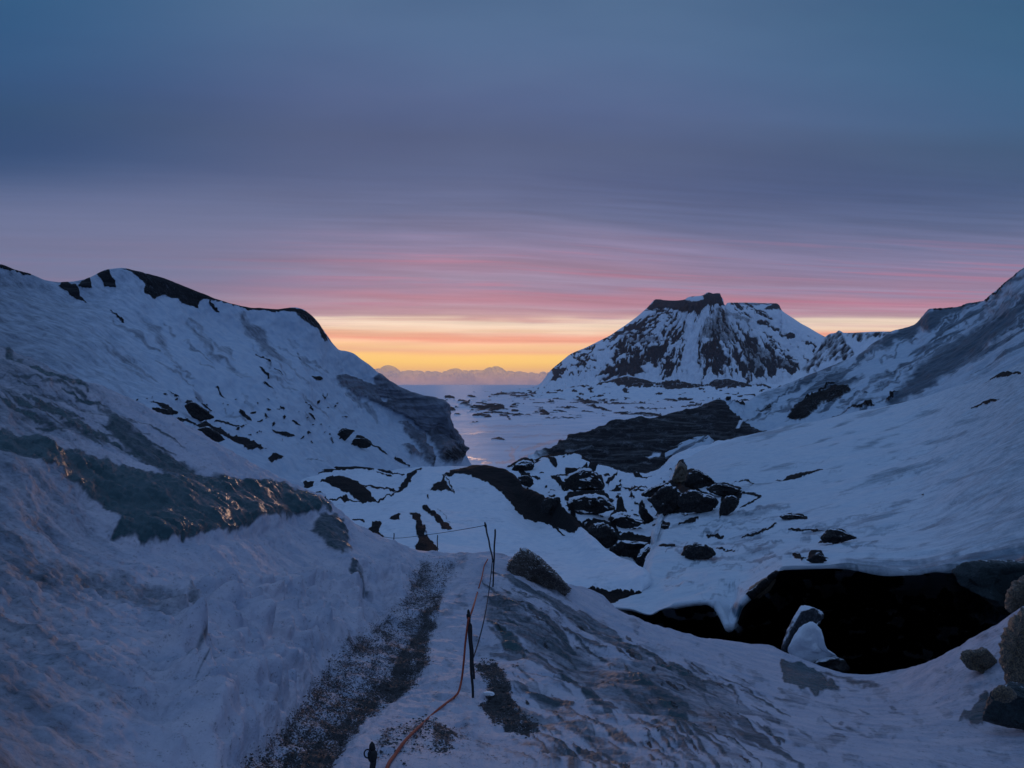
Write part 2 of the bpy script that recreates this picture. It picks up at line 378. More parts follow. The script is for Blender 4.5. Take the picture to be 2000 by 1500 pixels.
A6 = [(-600,640,10.5),(0,790,11.5),(200,880,12.6),(400,945,13.2),(640,1040,15.2),(800,1110,15),(870,1120,15),(1000,1130,14.6),(1170,1190,15.6),(1450,1278,16.8),(1700,1328,15.4),(1900,1265,12.8),(2000,1222,12.4),(2400,1110,10.8),(2600,1070,10.4)]
A7 = [(-600,480,14),(-100,640,14.6),(0,680,14.8),(60,700,15),(130,735,15.2),(200,762,15.4),(280,795,15.8),(350,828,16),(430,868,16.3),(500,908,16.6),(570,945,16.9),(640,985,17.2),(665,1003,17.2),(700,1028,17.2),(750,1052,17),
      (800,1070,16.9),(850,1080,16.8),(900,1084,16.8),(960,1086,16.8),(990,1090,16.8),(1040,1108,16.8),(1110,1140,17),(1170,1166,17.5),(1210,1190,17.6),(1260,1216,17.8),(1330,1236,18.2),(1400,1252,18.6),(1450,1260,19),
      (1500,1264,18.9),(1530,1274,18.6),(1570,1290,18.2),(1610,1306,17.6),(1650,1316,17),(1700,1318,16.5),(1760,1310,15.6),(1810,1296,14.8),(1860,1272,14.2),(1910,1242,13.7),(1950,1220,13.4),(2000,1188,13.2),(2100,1135,12.6),(2400,1030,11.6),(2600,990,11)]
A8 = [(x, y+(70 if x < 900 else 150), d+2.2) for x, y, d in A7]
A9 = [(x, y+(260 if x < 900 else 420), d+(7 if x < 900 else 3.2)) for x, y, d in A7]
PATH = [(430,1510),(500,1455),(560,1405),(600,1345),(640,1285),(690,1240),(740,1205),(770,1180),(792,1150),(800,1115),(822,1093),(895,1090),(885,1120),(868,1150),(852,1190),(840,1230),(838,1290),(815,1335),(770,1362),(725,1390),(690,1440),(640,1510)]
ice_sh = [
 ('p',[(0,835),(60,858),(120,888),(190,905),(240,930),(330,950),(430,945),(500,940),(560,950),(625,975),(642,990),(640,1003),(560,1012),(500,1022),(460,1040),(400,1048),(340,1066),(290,1072),(235,1060),(210,1050),(225,1030),(190,1000),(110,942),(60,912),(0,880),(-200,820),(-200,780)],7,1.0),
 ('p',[(190,790),(235,815),(290,870),(345,900),(420,935),(500,960),(420,975),(330,950),(260,905),(215,860)],10,.8),
 ('l',[(0,678),(60,712),(120,745),(170,762)],16,7,.9),
 ('l',[(0,735),(50,742),(120,760),(190,790),(230,830)],9,5,.8),
 ('l',[(40,772),(80,795),(120,825),(200,862),(260,900)],15,5,.95),
 ('l',[(-50,800),(60,815),(140,850),(230,890)],22,12,.6),
 ('p',[(620,1010),(650,1008),(672,1040),(690,1075),(665,1090),(640,1080),(612,1040)],6,.75),
 ('p',[(-200,1060),(0,1075),(80,1092),(170,1120),(260,1150),(350,1180),(370,1240),(300,1220),(200,1180),(100,1170),(0,1160),(-200,1120)],16,.55),
 ('l',[(685,1110),(700,1130),(712,1142)],26,6,.7),
 ('l',[(-60,1290),(60,1310),(180,1360),(280,1420)],60,34,.5),
 ('l',[(350,1165),(375,1210),(380,1260)],18,8,.6),
 ('l',[(350,1330),(375,1300),(400,1290)],16,8,.6),
 ('l',[(380,1340),(365,1375)],8,5,.7),
 ('l',[(180,1380),(240,1395)],14,7,.5),
 ('p',[(960,1150),(1020,1190),(1090,1250),(1180,1300),(1260,1345),(1330,1400),(1360,1460),(1300,1440),(1200,1380),(1130,1340),(1060,1290),(1000,1240),(945,1215)],14,.62),
 ('p',[(1170,1290),(1260,1295),(1340,1310),(1420,1350),(1450,1390),(1420,1450),(1370,1430),(1310,1390),(1240,1350)],8,.55),
 ('l',[(1000,1145),(1100,1200),(1200,1255),(1300,1305),(1390,1335),(1430,1350),(1440,1375)],10,5,.85),
 ('l',[(1215,1300),(1240,1335),(1270,1360)],16,5,.9),
 ('l',[(1280,1370),(1330,1400),(1360,1440)],18,6,.9),
 ('p',[(1522,1285),(1560,1292),(1590,1310),(1625,1335),(1640,1350),(1600,1356),(1555,1345),(1525,1325)],4,1.0),
 ('l',[(1600,1315),(1660,1335),(1720,1345)],14,6,.7),
 ('l',[(1570,1365),(1640,1390),(1700,1405)],22,12,.4),
 ('p',[(1610,1445),(1640,1440),(1660,1452),(1645,1462),(1620,1458)],5,.5),
 ('l',[(1590,1460),(1620,1475)],8,4,.5),
 ('p',[(1870,1412),(1900,1380),(1925,1350),(1935,1370),(1925,1415)],5,.8),
 ('l',[(1000,1440),(1090,1480),(1160,1520)],14,8,.6),
 ('l',[(1080,1400),(1160,1440),(1280,1500)],20,10,.6),
 ('l',[(960,1220),(1000,1255),(1030,1290)],22,6,.85),
 ('l',[(900,1440),(930,1470)],10,5,.7),
]
grit_sh = [
 ('p',PATH,18,.67),
 ('p',[(455,1510),(540,1470),(600,1440),(680,1370),(760,1300),(810,1220),(860,1130),(880,1125),(860,1180),(845,1230),(840,1290),(810,1340),(725,1392),(690,1440),(640,1510)],14,.90),
 ('p',[(600,1500),(640,1450),(700,1400),(760,1340),(800,1320),(790,1345),(735,1380),(695,1430),(645,1510)],10,.85),
 ('p',[(935,1290),(965,1285),(985,1320),(1000,1350),(1010,1385),(1045,1400),(1055,1440),(1010,1440),(960,1410),(940,1385),(955,1350),(930,1320)],9,.95),
 ('p',[(845,1425),(880,1420),(895,1450),(880,1485),(850,1485),(835,1455)],10,.9),
 ('p',[(730,1440),(800,1410),(850,1395),(860,1410),(830,1460),(790,1500),(720,1490)],16,.62),
 ('p',[(690,1500),(740,1440),(870,1385),(960,1420),(1010,1510),(690,1520)],20,.42),
 ('p',[(930,1110),(1000,1120),(1080,1180),(1180,1260),(1240,1330),(1150,1300),(1050,1260),(960,1240),(930,1180)],24,.45),
 ('l',[(1110,1440),(1160,1470),(1240,1510)],20,8,.5),
]
def scatter_strokes(n, region, ang, ln, wd, st, seed):
    rg = np.random.RandomState(seed); out = []; reg = np.array(region, float)
    while len(out) < n:
        x = rg.uniform(reg[:, 0].min(), reg[:, 0].max()); y = rg.uniform(reg[:, 1].min(), reg[:, 1].max())
        if poly_sd(np.array([x]), np.array([y]), region)[0] < 0: continue
        a = math.radians(ang+rg.normal()*6); l = rg.uniform(*ln)*(rg.rand()**.8+.3)
        dx, dy = math.cos(a)*l, math.sin(a)*l
        out.append(('l', [(x, y), (x+dx*.5, y+dy*.5+rg.normal()*l*.05), (x+dx, y+dy)], rg.uniform(*wd), 2.2, st*rg.uniform(.6, 1)))
    return out
RIGHT_REG = [(940,1120),(1010,1110),(1120,1190),(1250,1260),(1440,1320),(1500,1420),(1440,1500),(1000,1500),(990,1400),(950,1260)]
LEFT_REG = [(-20,700),(60,730),(150,765),(230,800),(280,850),(250,880),(120,850),(-20,800)]
streaks = scatter_strokes(150, RIGHT_REG, 33, (30, 120), (3, 8), .90, 5)+scatter_strokes(46, RIGHT_REG, 33, (80, 220), (7, 18), .80, 6)+\
          scatter_strokes(34, LEFT_REG, 27, (40, 140), (3, 9), 1.0, 7)+scatter_strokes(26, [(1450,1290),(1700,1350),(1780,1400),(1600,1480),(1430,1420)], 24, (20, 60), (4, 9), .7, 8)
specks = scatter_strokes(120, RIGHT_REG, 34, (10, 45), (2.5, 5), 1.0, 9)
def A_masks(px, py, T, V, N):
    f = (T <= 6.0)
    ice = np.maximum(paint(px, py, ice_sh, 9, 26), paint(px, py, streaks, 2.6, 16)*.97)*f
    ice = np.maximum(ice, .52*sstep(560, -60, px)); ice = np.maximum(ice, .30*sstep(1300, 2100, px)); ice = np.maximum(ice, (.10+.30*sstep(650, 900, px))*sstep(.02, .5, fbm(px/55+py/90, py/38-px/80, px*0, 4))*f)  # left and right ramps: frame-edge darkening painted as ice tint
    r = np.zeros(px.shape)
    g = np.maximum(paint(px, py, grit_sh, 10, 18), paint(px, py, specks, 2, 10))*f
    g *= np.clip(.92+.45*fbm(px/40, py/24, px*0+3, 3), .5, 1.25)
    r = np.maximum(r, sstep(6.15, 6.6, T)*sstep(880, 1150, px)*sstep(2700, 2300, px))
    return dict(ice=ice, grit=g, rock=r)
A_BERM = [('p',[(300,1190),(420,1150),(560,1130),(690,1110),(760,1080),(800,1100),(780,1160),(690,1225),(620,1290),(580,1350),(540,1420),(430,1500),(320,1500),(330,1350)],40,1.0)]
def A_disp(px, py, T, V, M):
    X, Y, Z = V[..., 0], V[..., 1], V[..., 2]
    d = .10*fbm(X*.7, Y*.7, Z*.7, 3)+.030*fbm(X*3, Y*3, Z*3, 4)
    # grooved flow lines running down the wall and down the right slope
    U = .90*X-.33*Y-.29*Z; W = .34*X+.94*Y; Q = .27*X-.10*Y+.957*Z
    d += .010*fbm(W*6, U*1.5, Q*6, 3, ridged=True)
    berm = paint(px, py, A_BERM, 12, 40)
    d += .035*fbm(W*2.2, U*.45, Q*2.2, 4, ridged=True)*(.5+.6*M['ice'])*(1-.85*berm)
    pathm = paint(px, py, [('p', PATH, 26, 1.0)], 8, 30)
    lump = np.sqrt(fbm(X*1.7+4, Y*1.7, Z*1.7, 3)**2+.02); lump2 = np.sqrt(fbm(X*4.5+4, Y*4.5, Z*4.5, 2)**2+.02)
    d += berm*(.32*lump+.11*lump2+.02)+.06*lump2*sstep(800, 400, px)*sstep(1080, 1160, py)*(1-berm)
    d -= pathm*.10
    d += M['grit']*.018*fbm(X*16, Y*16, Z*16, 3)
    left = sstep(900, 500, px)
    d += .020*fbm(X*8, Y*8, Z*8, 3)*(.4+.6*left)
    # the lens of old ice stands proud of the wall, with knobbly facets
    lens = paint(px, py, [('p', [(60,850),(190,900),(330,940),(500,935),(642,988),(640,1003),(560,1012),(460,1040),(400,1048),(290,1066),(210,1050),(190,1000),(60,912)], 22, 1.0), ('p',[(612,1010),(650,1005),(672,1040),(690,1078),(660,1088),(635,1080)],14,.8)], 7, 24)
    d += lens*(.09+.03*fbm(W*2.6, U*1.1, Q*2.6, 3, ridged=True))
    d -= paint(px, py, [('l', [(215,1058),(300,1082),(400,1062),(470,1052),(560,1026),(640,1012)], 18, 12, 1.0)], 5, 24)*.06
    # scooped hollow in the trodden snow
    d -= paint(px, py, [('p', [(700,1160),(720,1120),(765,1125),(770,1170),(745,1205),(715,1210)], 16, 1.0)], 4, 20)*.28
    return d*np.clip((Y-.8)/4, .15, 1)*np.where(T > 6, .6, 1)*(1-.55*sstep(1250, 1500, px))
loft('terrain', [A1, A2, A3, A4, A5, A6, A7, A8, A9], [14, 62, 84, 84, 62, 70, 10, 8], M_fore, 1.7, A_disp, A_masks, crest=6)

# ------------------------------------------------------------------ 2. hummocky valley floor with the long drift (middle)
B0 = [(350,1330,24),(600,1300,24),(900,1300,24),(1150,1260,26),(1300,1400,28)]
B1 = [(350,1130,30),(600,1120,32),(760,1130,30),(900,1150,30),(1060,1180,28),(1150,1190,27),(1210,1200,26.5),(1300,1330,29)]
B2 = [(350,1040,42),(600,1040,42),(760,1040,40),(860,1060,38),(960,1080,38),(1060,1110,34),(1140,1140,31),(1200,1150,29.5),(1255,1158,28.5),(1300,1290,30)]
B3 = [(350,1000,52),(560,975,54),(640,975,54),(700,985,52),(780,980,52),(840,990,50),(920,990,50),(990,1020,46),(1060,1060,42),(1120,1085,38),(1180,1108,34),(1230,1122,31.5),(1265,1137,29.5),(1300,1260,31)]
B4 = [(350,960,64),(560,940,66),(620,928,66),(660,925,67),(700,930,68),(760,948,66),(800,935,66),(830,922,66),(880,928,64),(930,930,63),(985,945,60),(1020,990,54),(1055,1015,50),(1090,1030,46),(1120,1042,43),(1160,1065,38),(1200,1093,35),(1240,1108,32),(1268,1126,30),(1300,1240,32)]
B5 = [(350,930,78),(560,918,80),(640,914,80),(700,914,80),(760,922,80),(800,918,78),(830,912,76),(870,910,74),(900,911,72),(935,908,70),(960,912,68),(985,918,66),(1005,932,63),(1020,952,60),(1045,962,56),(1070,972,53),(1092,978,50),(1112,1004,47),(1132,1026,45),(1160,1050,40),(1200,1082,37),(1240,1100,34),(1268,1120,32),(1300,1230,33)]
B6 = [(x, y+60, d+6) for x, y, d in B5]
B7 = [(x, y+160, d+14) for x, y, d in B5]
mid_rock_shade = [
 ('l',[(618,922),(650,915),(690,913),(728,918)],9,2,1),('l',[(725,916),(760,924),(790,930)],4,2,1),('l',[(735,925),(765,936)],4,2,1),
 ('p',[(625,942),(645,931),(660,928),(680,934),(705,948),(720,960),(731,973),(712,976),(695,968),(672,962),(652,950),(640,944)],2,1),
 ('p',[(580,948),(600,943),(614,944),(612,954),(600,955)],2,1),('l',[(618,966),(640,976)],10,2,1),('p',[(668,967),(676,966),(684,974),(672,980)],2,1),
 ('l',[(640,976),(665,970),(690,974),(740,975),(765,965),(782,957)],3,1.5,1),('l',[(700,950),(735,954),(778,959)],4,2,1),('l',[(778,960),(795,942),(805,928),(822,916)],9,2,1),
 ('l',[(560,900),(600,906),(620,912)],4,2,.9),
 ('p',[(840,955),(848,943),(862,940),(866,926),(873,944),(886,960),(870,955),(852,957)],3,1),('l',[(868,926),(880,945),(888,962)],2.5,1.5,.9),
 ('p',[(866,928),(880,920),(905,913),(935,906),(960,908),(990,914),(1010,930),(1022,950),(1050,958),(1066,972),(1078,968),(1094,974),(1098,990),(1112,1002),(1136,1024),(1128,1038),(1116,1042),(1092,1032),(1055,1021),(1030,1016),(1010,1001),(992,976),(975,957),(952,942),(930,934),(902,925),(875,928)],3,1),
 ('l',[(1055,1016),(1078,1026),(1102,1046)],5,1.5,1),
 ('p',[(800,1000),(815,996),(824,1008),(822,1016),(834,1040),(847,1055),(858,1070),(840,1079),(820,1077),(811,1062),(820,1050),(812,1025),(803,1012)],3,1),
 ('p',[(824,986),(834,981),(856,1005),(878,1024),(882,1034),(866,1031),(848,1012),(838,1000)],3,1),('l',[(850,985),(868,1005),(880,1022)],2,1.2,.7),
 ('p',[(760,1017),(768,1007),(782,1006),(779,1020)],2.5,1),('p',[(730,1022),(746,1023),(741,1040),(752,1052),(735,1048),(720,1038)],3,1),('l',[(690,1012),(704,1014),(712,1021)],6,2,1),
 ('l',[(834,965),(836,972)],4,2,1),
 ('p',[(1136,1150),(1160,1146),(1185,1149),(1220,1148),(1252,1148),(1268,1156),(1254,1178),(1190,1178),(1160,1168)],1.5,1.3),  # gap below the drift lip: undercut shade painted in rock colour
]
def mid_masks(px, py, T, V, N):
    r = paint(px, py, mid_rock_shade, 3.2, 9)*(T <= 5.2)
    r = np.maximum(r, sstep(5.25, 5.5, T)*sstep(860, 920, px)*sstep(1400, 1300, px))
    i = .25*sstep(.45, .7, .5+.5*fbm(px/80, py/16, px*0, 3))
    return dict(rock=r, ice=i*(1-r))
def mid_disp(px, py, T, V, M):
    X, Y, Z = V[..., 0], V[..., 1], V[..., 2]
    d = .30*fbm(X*.13, Y*.13, Z*.1, 3)*sstep(1000, 800, px)+.07*fbm(X*.6, Y*.6, Z*.6, 3)
    d += M['rock']*(.01+.05*fbm(X*.5, Y*.5, Z*.5, 4, ridged=True))*np.clip(Y/50, .4, 1.2)
    d += .45*np.exp(-((px-690)/90)**2)*0
    d -= paint(px, py, [('l', [(1130,1160),(1180,1162),(1230,1162),(1275,1160)], 34, 14, 1.0)], 1, 30)*.30
    # the drift's rounded snow lip
    d += paint(px, py, [('l', [(1080,1120),(1140,1128),(1200,1132),(1250,1132)], 40, 20, 1)], 1, 50)*.15
    return d
loft('terrain', [B0, B1, B2, B3, B4, B5, B6, B7], [6, 26, 60, 60, 50, 44, 6, 6], M_mid, 1.6, mid_disp, mid_masks, crest=5)

# ------------------------------------------------------------------ 3. rubble-strewn ground behind the drift
R1 = [(960,1130,42),(1100,1130,40),(1200,1180,36),(1300,1180,36),(1420,1120,42),(1520,1100,44)]
R2 = [(960,1020,60),(1050,1030,54),(1150,1060,48),(1230,1090,44),(1300,1080,44),(1420,1060,50),(1520,1040,52)]
R3 = [(960,960,72),(1050,975,68),(1150,985,64),(1230,1000,60),(1300,1000,58),(1420,1000,60),(1520,990,60)]
R4 = [(960,935,82),(1000,926,84),(1050,925,82),(1150,935,80),(1230,950,76),(1300,945,74),(1420,940,74),(1520,930,74)]
R5 = [(960,935,90),(985,928,92),(1003,916,92),(1012,904,92),(1024,898,92),(1040,902,94),(1060,895,96),(1100,892,98),(1124,890,98),(1142,899,97),(1160,906,96),(1178,916,94),(1200,927,92),(1225,930,90),(1258,928,88),(1274,920,86),(1298,906,84),(1325,890,84),(1420,860,88),(1520,850,88)]
R6 = [(x, y+60, d+8) for x, y, d in R5]; R7 = [(x, y+220, d+22) for x, y, d in R5]
rub_rock = [
 ('p',[(1000,918),(1012,903),(1024,897),(1036,901),(1045,912),(1040,918),(1024,914),(1012,915),(1004,922)],2,1),
 ('l',[(1040,903),(1060,896),(1085,894),(1110,892),(1126,889),(1142,898),(1155,908),(1162,918)],7,2,1),('l',[(1070,902),(1085,915)],9,2,1),
 ('p',[(1010,928),(1024,926),(1038,934),(1040,946),(1036,952),(1020,942)],2,1),
 ('p',[(1075,935),(1090,945),(1110,955),(1135,958),(1120,960),(1095,956),(1078,946)],2,1),
 ('p',[(1104,925),(1115,917),(1135,914),(1150,916),(1163,928),(1172,942),(1182,957),(1150,958),(1125,955),(1108,948)],2,1),
 ('p',[(1103,980),(1118,970),(1140,964),(1160,960),(1178,968),(1190,980),(1200,990),(1185,1003),(1165,1008),(1140,1003),(1118,998)],2,1),
 ('p',[(1182,950),(1200,935),(1208,930),(1200,945),(1188,956)],2,.9),('l',[(1176,932),(1190,938)],5,2,1),('l',[(1235,933),(1248,943)],7,2,1),
 ('l',[(1200,960),(1230,962),(1270,962)],3,1.5,.9),
 ('p',[(1188,1020),(1200,1005),(1210,990),(1218,984),(1216,992),(1225,1003),(1218,1012),(1240,1018),(1258,1018),(1240,1026),(1212,1032),(1192,1030)],2,1),
 ('p',[(1248,994),(1256,990),(1263,1000),(1276,1012),(1268,1020),(1256,1016),(1249,1006)],2,1),('l',[(1234,980),(1236,990)],7,2,1),
 ('p',[(1250,1022),(1268,1018),(1284,1020),(1275,1026),(1252,1030)],2,1),
 ('p',[(1110,1010),(1125,1022),(1140,1036),(1165,1040),(1190,1062),(1220,1060),(1260,1060),(1290,1058),(1270,1075),(1258,1095),(1275,1115),(1265,1130),(1230,1110),(1190,1090),(1150,1062),(1120,1040)],3,1),
 ('p',[(1148,1030),(1160,1023),(1182,1022),(1196,1035),(1205,1050),(1212,1062),(1190,1070),(1160,1068),(1150,1050)],3,1),
 ('p',[(1040,860),(1100,866),(1130,880),(1100,885),(1050,884)],3,.2),
]
def rub_masks(px, py, T, V, N):
    r = paint(px, py, rub_rock, 3.5, 9)
    n = fbm(px/26, py/11, px*0+5, 4)
    r = np.maximum(r, .85*sstep(.38, .5, n)*(py > 895))
    return dict(rock=r)
def rub_disp(px, py, T, V, M):
    X, Y, Z = V[..., 0], V[..., 1], V[..., 2]
    return .4*fbm(X*.16, Y*.12, Z*.3, 3, ridged=True)*sstep(1500, 1250, px)*sstep(4.2, 3.4, T)+.35*fbm(X*.22, Y*.15, Z*.3, 3)+.10*fbm(X*.8, Y*.8, Z*.8, 3)+M['rock']*(.02+.10*fbm(X*.4, Y*.4, Z*.5, 4, ridged=True))
loft('terrain', [R1, R2, R3, R4, R5, R6, R7], [30, 60, 40, 30, 5, 5], M_mid, 1.5, rub_disp, rub_masks, crest=4)

# ------------------------------------------------------------------ 4. the broad snow dome on the right with the cave under it
D0 = [(1150,1330,21),(1300,1420,21),(1500,1500,21),(1700,1520,20),(2000,1450,17),(2500,1400,15)]
D1 = [(1150,1260,30),(1270,1300,32),(1400,1320,38),(1500,1330,42),(1700,1340,42),(1900,1330,36),(2000,1320,28),(2100,1300,20),(2500,1250,16)]
D2 = [(1150,1215,30),(1270,1225,32),(1400,1235,38),(1500,1180,44),(1700,1170,46),(1900,1180,38),(2000,1190,28),(2100,1150,20),(2500,1100,16)]
D3 = [(1150,1203,27.3),(1190,1192,27.3),(1230,1195,26.8),(1270,1206,26.5),(1290,1196,26.3),(1330,1186,26),(1375,1182,25.8),(1396,1186,25.6),(1410,1206,25.2),(1424,1230,24.8),(1436,1218,24.9),(1448,1186,25),(1462,1172,25),(1490,1150,25),(1515,1126,25),(1532,1114,25),(1560,1113,25),(1600,1112,25),(1650,1110,24.8),(1690,1116,24.6),(1730,1121,24.4),(1780,1124,24),(1830,1116,23.5),(1880,1114,23),(1930,1108,22.4),(1990,1102,21.5),(2060,1095,20),(2500,1020,16)]
D4 = [(x, y-(5 if x > 1500 else 6), d-.6) for x, y, d in D3]
D5 = [(1150,1196,28),(1190,1181,28),(1230,1176,28),(1270,1170,28),(1330,1150,28.5),(1400,1135,28.5),(1460,1125,29),(1532,1096,28),(1650,1090,27.5),(1780,1092,26.5),(1900,1082,25),(2000,1075,23.5),(2500,980,18)]
D6 = [(1150,1196,29),(1190,1180,29),(1225,1158,30),(1255,1130,31.5),(1275,1105,33),(1330,1095,34),(1400,1080,36),(1532,1060,36),(1650,1050,35),(1780,1045,33),(1900,1030,30),(2000,1010,28),(2500,900,21)]
D7 = [(1150,1196,30),(1190,1180,30),(1225,1156,31),(1252,1130,33),(1268,1098,35.5),(1290,1062,39),(1330,1040,44),(1400,1010,48),(1532,980,50),(1650,960,49),(1780,940,47),(1900,910,43),(2000,880,40),(2500,720,28)]
D8 = [(1150,1196,30.5),(1190,1180,30.5),(1225,1156,31.5),(1252,1130,33.5),(1268,1096,36),(1282,1058,40),(1300,1000,55),(1330,950,64),(1400,910,66),(1532,880,70),(1650,860,70),(1780,840,68),(1900,812,62),(2000,780,56),(2500,600,40)]
D9 = [(1150,1196,31),(1190,1179,31),(1225,1155,32),(1250,1130,34),(1264,1098,36.5),(1274,1060,41),(1288,1010,52),(1300,970,62),(1312,930,70),(1325,905,76),(1345,893,80),(1400,869,86),(1440,856,90),(1480,845,94),(1540,832,96),(1600,821,96),(1660,808,95),(1740,790,92),(1800,776,88),(1860,758,84),(1930,735,78),(2000,708,74),(2200,620,62),(2500,500,52)]
D10 = [(x, y+60, d+8) for x, y, d in D9]; D11 = [(x, y+160, d+20) for x, y, d in D9]
dome_rock = [
 ('p',[(1325,900),(1332,896),(1340,905),(1342,918),(1355,915),(1372,924),(1392,938),(1400,945),(1380,950),(1350,952),(1372,960),(1392,972),(1405,985),(1398,996),(1370,1003),(1330,1004),(1296,1008),(1285,996),(1280,975),(1262,970),(1252,964),(1275,952),(1300,944),(1318,935),(1320,915)],3,1),
 ('p',[(1378,952),(1400,944),(1430,948),(1450,958),(1440,966),(1410,968),(1395,962)],2.5,1),('p',[(1410,974),(1425,966),(1450,968),(1440,985),(1425,1000),(1406,1014),(1408,995)],2.5,1),
 ('l',[(1430,945),(1455,938),(1472,945),(1462,956)],4,2,.7),('l',[(1440,964),(1486,970),(1470,984),(1445,996)],5,2,.8),
 ('l',[(1530,942),(1545,934),(1560,932),(1590,922),(1606,918)],9,2,1),('l',[(1515,938),(1530,942)],3,1.5,.7),
 ('l',[(1526,1010),(1545,1009),(1575,1011)],11,2.5,1),('l',[(1520,1001),(1570,1000)],4,2,.4),
 ('l',[(1535,1037),(1570,1036),(1610,1036)],3,1.5,1),('p',[(1598,1060),(1612,1046),(1622,1034),(1640,1036),(1665,1046),(1678,1050),(1665,1055),(1630,1056),(1610,1062)],2.5,1),
 ('p',[(1330,1090),(1342,1072),(1360,1061),(1378,1066),(1396,1078),(1380,1086),(1365,1084),(1345,1092)],2.5,1),
 ('l',[(1380,1048),(1412,1046)],4,1.5,.9),('l',[(1448,1050),(1485,1040),(1510,1030),(1517,1026)],4,2,.9),('l',[(1400,1076),(1440,1079)],2.5,1.5,1),('l',[(1288,1067),(1318,1070)],7,2,1),
 ('p',[(1578,1094),(1592,1084),(1602,1080),(1608,1090),(1620,1095),(1598,1098)],2.5,1),('l',[(1550,1094),(1575,1096)],5,2,.9),
 ('l',[(1326,1028),(1364,1016)],6,1.5,1),('l',[(1290,1030),(1306,1028)],12,2,1),('l',[(1330,1008),(1345,1009)],3,1.5,.9),
 ('l',[(1935,742),(1960,732),(1992,727)],8,2,.9),('l',[(1925,748),(1950,736)],4,2,.5),
 ('l',[(1900,802),(1925,788),(1955,782)],5,1.5,.9),('l',[(1800,966),(1808,967)],3,1.5,.9),
 ('l',[(1280,1196),(1330,1184),(1400,1180)],5,3,.5),('p',[(1460,1165),(1490,1142),(1512,1120),(1524,1112),(1520,1128),(1495,1150),(1470,1168)],3,.95),
]
dome_ice = scatter_strokes(70, [(1250,1190),(1290,1010),(1500,990),(1720,1080),(1500,1105),(1420,1175)], -9, (40, 120), (3, 8), .62, 21)+scatter_strokes(30, [(1500,900),(1900,820),(1980,1000),(1700,1050)], -20, (60, 160), (4, 9), .45, 22)+[('l',[(1540,1020),(1700,1030),(1900,1010)],8,8,.4),('l',[(1650,1100),(1800,1100),(1900,1085),(2000,1060)],26,16,.7),('l',[(1450,1185),(1440,1215)],22,8,.8),
 ('l',[(1900,808),(1915,820)],8,4,.5),('l',[(1300,1130),(1340,1110)],9,5,.6),('l',[(1400,840),(1500,835),(1640,800)],5,4,.3),('p',[(1860,1100),(1900,1075),(2100,1050),(2100,1130),(1900,1120)],14,.8)]
def dome_masks(px, py, T, V, N):
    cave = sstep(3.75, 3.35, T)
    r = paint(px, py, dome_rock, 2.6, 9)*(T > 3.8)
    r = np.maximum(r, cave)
    i = np.maximum(paint(px, py, dome_ice, 8, 20), .45*sstep(1500, 2050, px)*(T > 3.5))*(1-cave)  # ramp to the right is teal vignetting painted in through the ice value
    ice_wall = paint(px, py, [('p',[(1840,1090),(1900,1100),(2000,1090),(2200,1080),(2200,1260),(1990,1230),(1930,1190),(1870,1150)],16,.85)], 12, 24)*cave
    i = np.maximum(i, .50*sstep(.0, .55, fbm((px+py*.3)/130, (py+px*.28)/15, px*0+6, 4))*sstep(1330, 1500, px)*(T > 3.6))
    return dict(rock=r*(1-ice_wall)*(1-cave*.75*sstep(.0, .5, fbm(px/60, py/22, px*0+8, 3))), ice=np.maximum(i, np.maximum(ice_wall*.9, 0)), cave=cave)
def dome_disp(px, py, T, V, M):
    X, Y, Z = V[..., 0], V[..., 1], V[..., 2]
    front = sstep(1320, 1200, px)
    d = .22*fbm(X*.12, Y*.3, Z*.3, 3)+.06*fbm(X*.3, Y*1.1, Z*1.1, 3)
    d += .10*fbm(X*.5, Y*.5, Z*.5, 3, ridged=True)*sstep(1550, 1350, px)*sstep(900, 1000, py)
    rk = M['rock']*(1-M['cave'])
    d += rk*(.02+.06*fbm(X*.6, Y*.6, Z*.6, 4, ridged=True))
    d += M['cave']*.6*fbm(X*.3, Y*.3, Z*.3, 4, ridged=True)*sstep(2.9, 2.2, T)*sstep(1380, 1480, px)
    return d*(1-.6*front)
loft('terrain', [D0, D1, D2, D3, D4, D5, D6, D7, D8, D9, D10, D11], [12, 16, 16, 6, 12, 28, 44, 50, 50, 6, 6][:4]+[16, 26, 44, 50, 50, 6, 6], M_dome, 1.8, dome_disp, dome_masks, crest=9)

# ------------------------------------------------------------------ 5. the high snow ridge on the left
E0 = [(-600,1100,26),(0,1000,30),(300,1000,34),(450,1010,38),(600,990,52),(700,985,62),(800,975,74),(860,965,84),(920,950,98),(960,960,110)]
E1 = [(-600,900,34),(0,860,40),(300,900,44),(450,940,48),(560,940,60),(660,935,74),(760,930,88),(840,925,100),(880,920,112),(915,912,122),(960,935,124)]
E2 = [(-600,700,44),(0,740,52),(300,790,60),(450,840,68),(560,850,78),(660,850,92),(760,858,105),(840,870,116),(870,885,120),(900,902,124),(915,908,125),(960,935,127)]
E3 = [(-600,540,54),(0,620,64),(150,640,68),(300,660,76),(450,700,84),(560,730,92),(660,770,104),(740,805,114),(800,830,120),(840,845,122),(865,850,123),(885,868,125),(905,895,126),(915,906,127),(960,935,129)]
E4 = [(-600,440,62),(0,555,74),(150,580,78),(240,565,82),(330,590,86),(450,640,94),(560,665,102),(620,690,106),(660,735,110),(740,765,117),(800,785,120.5),(840,797,121),(866,806,121.5),(880,842,124),(905,888,128),(915,905,129),(960,935,131)]
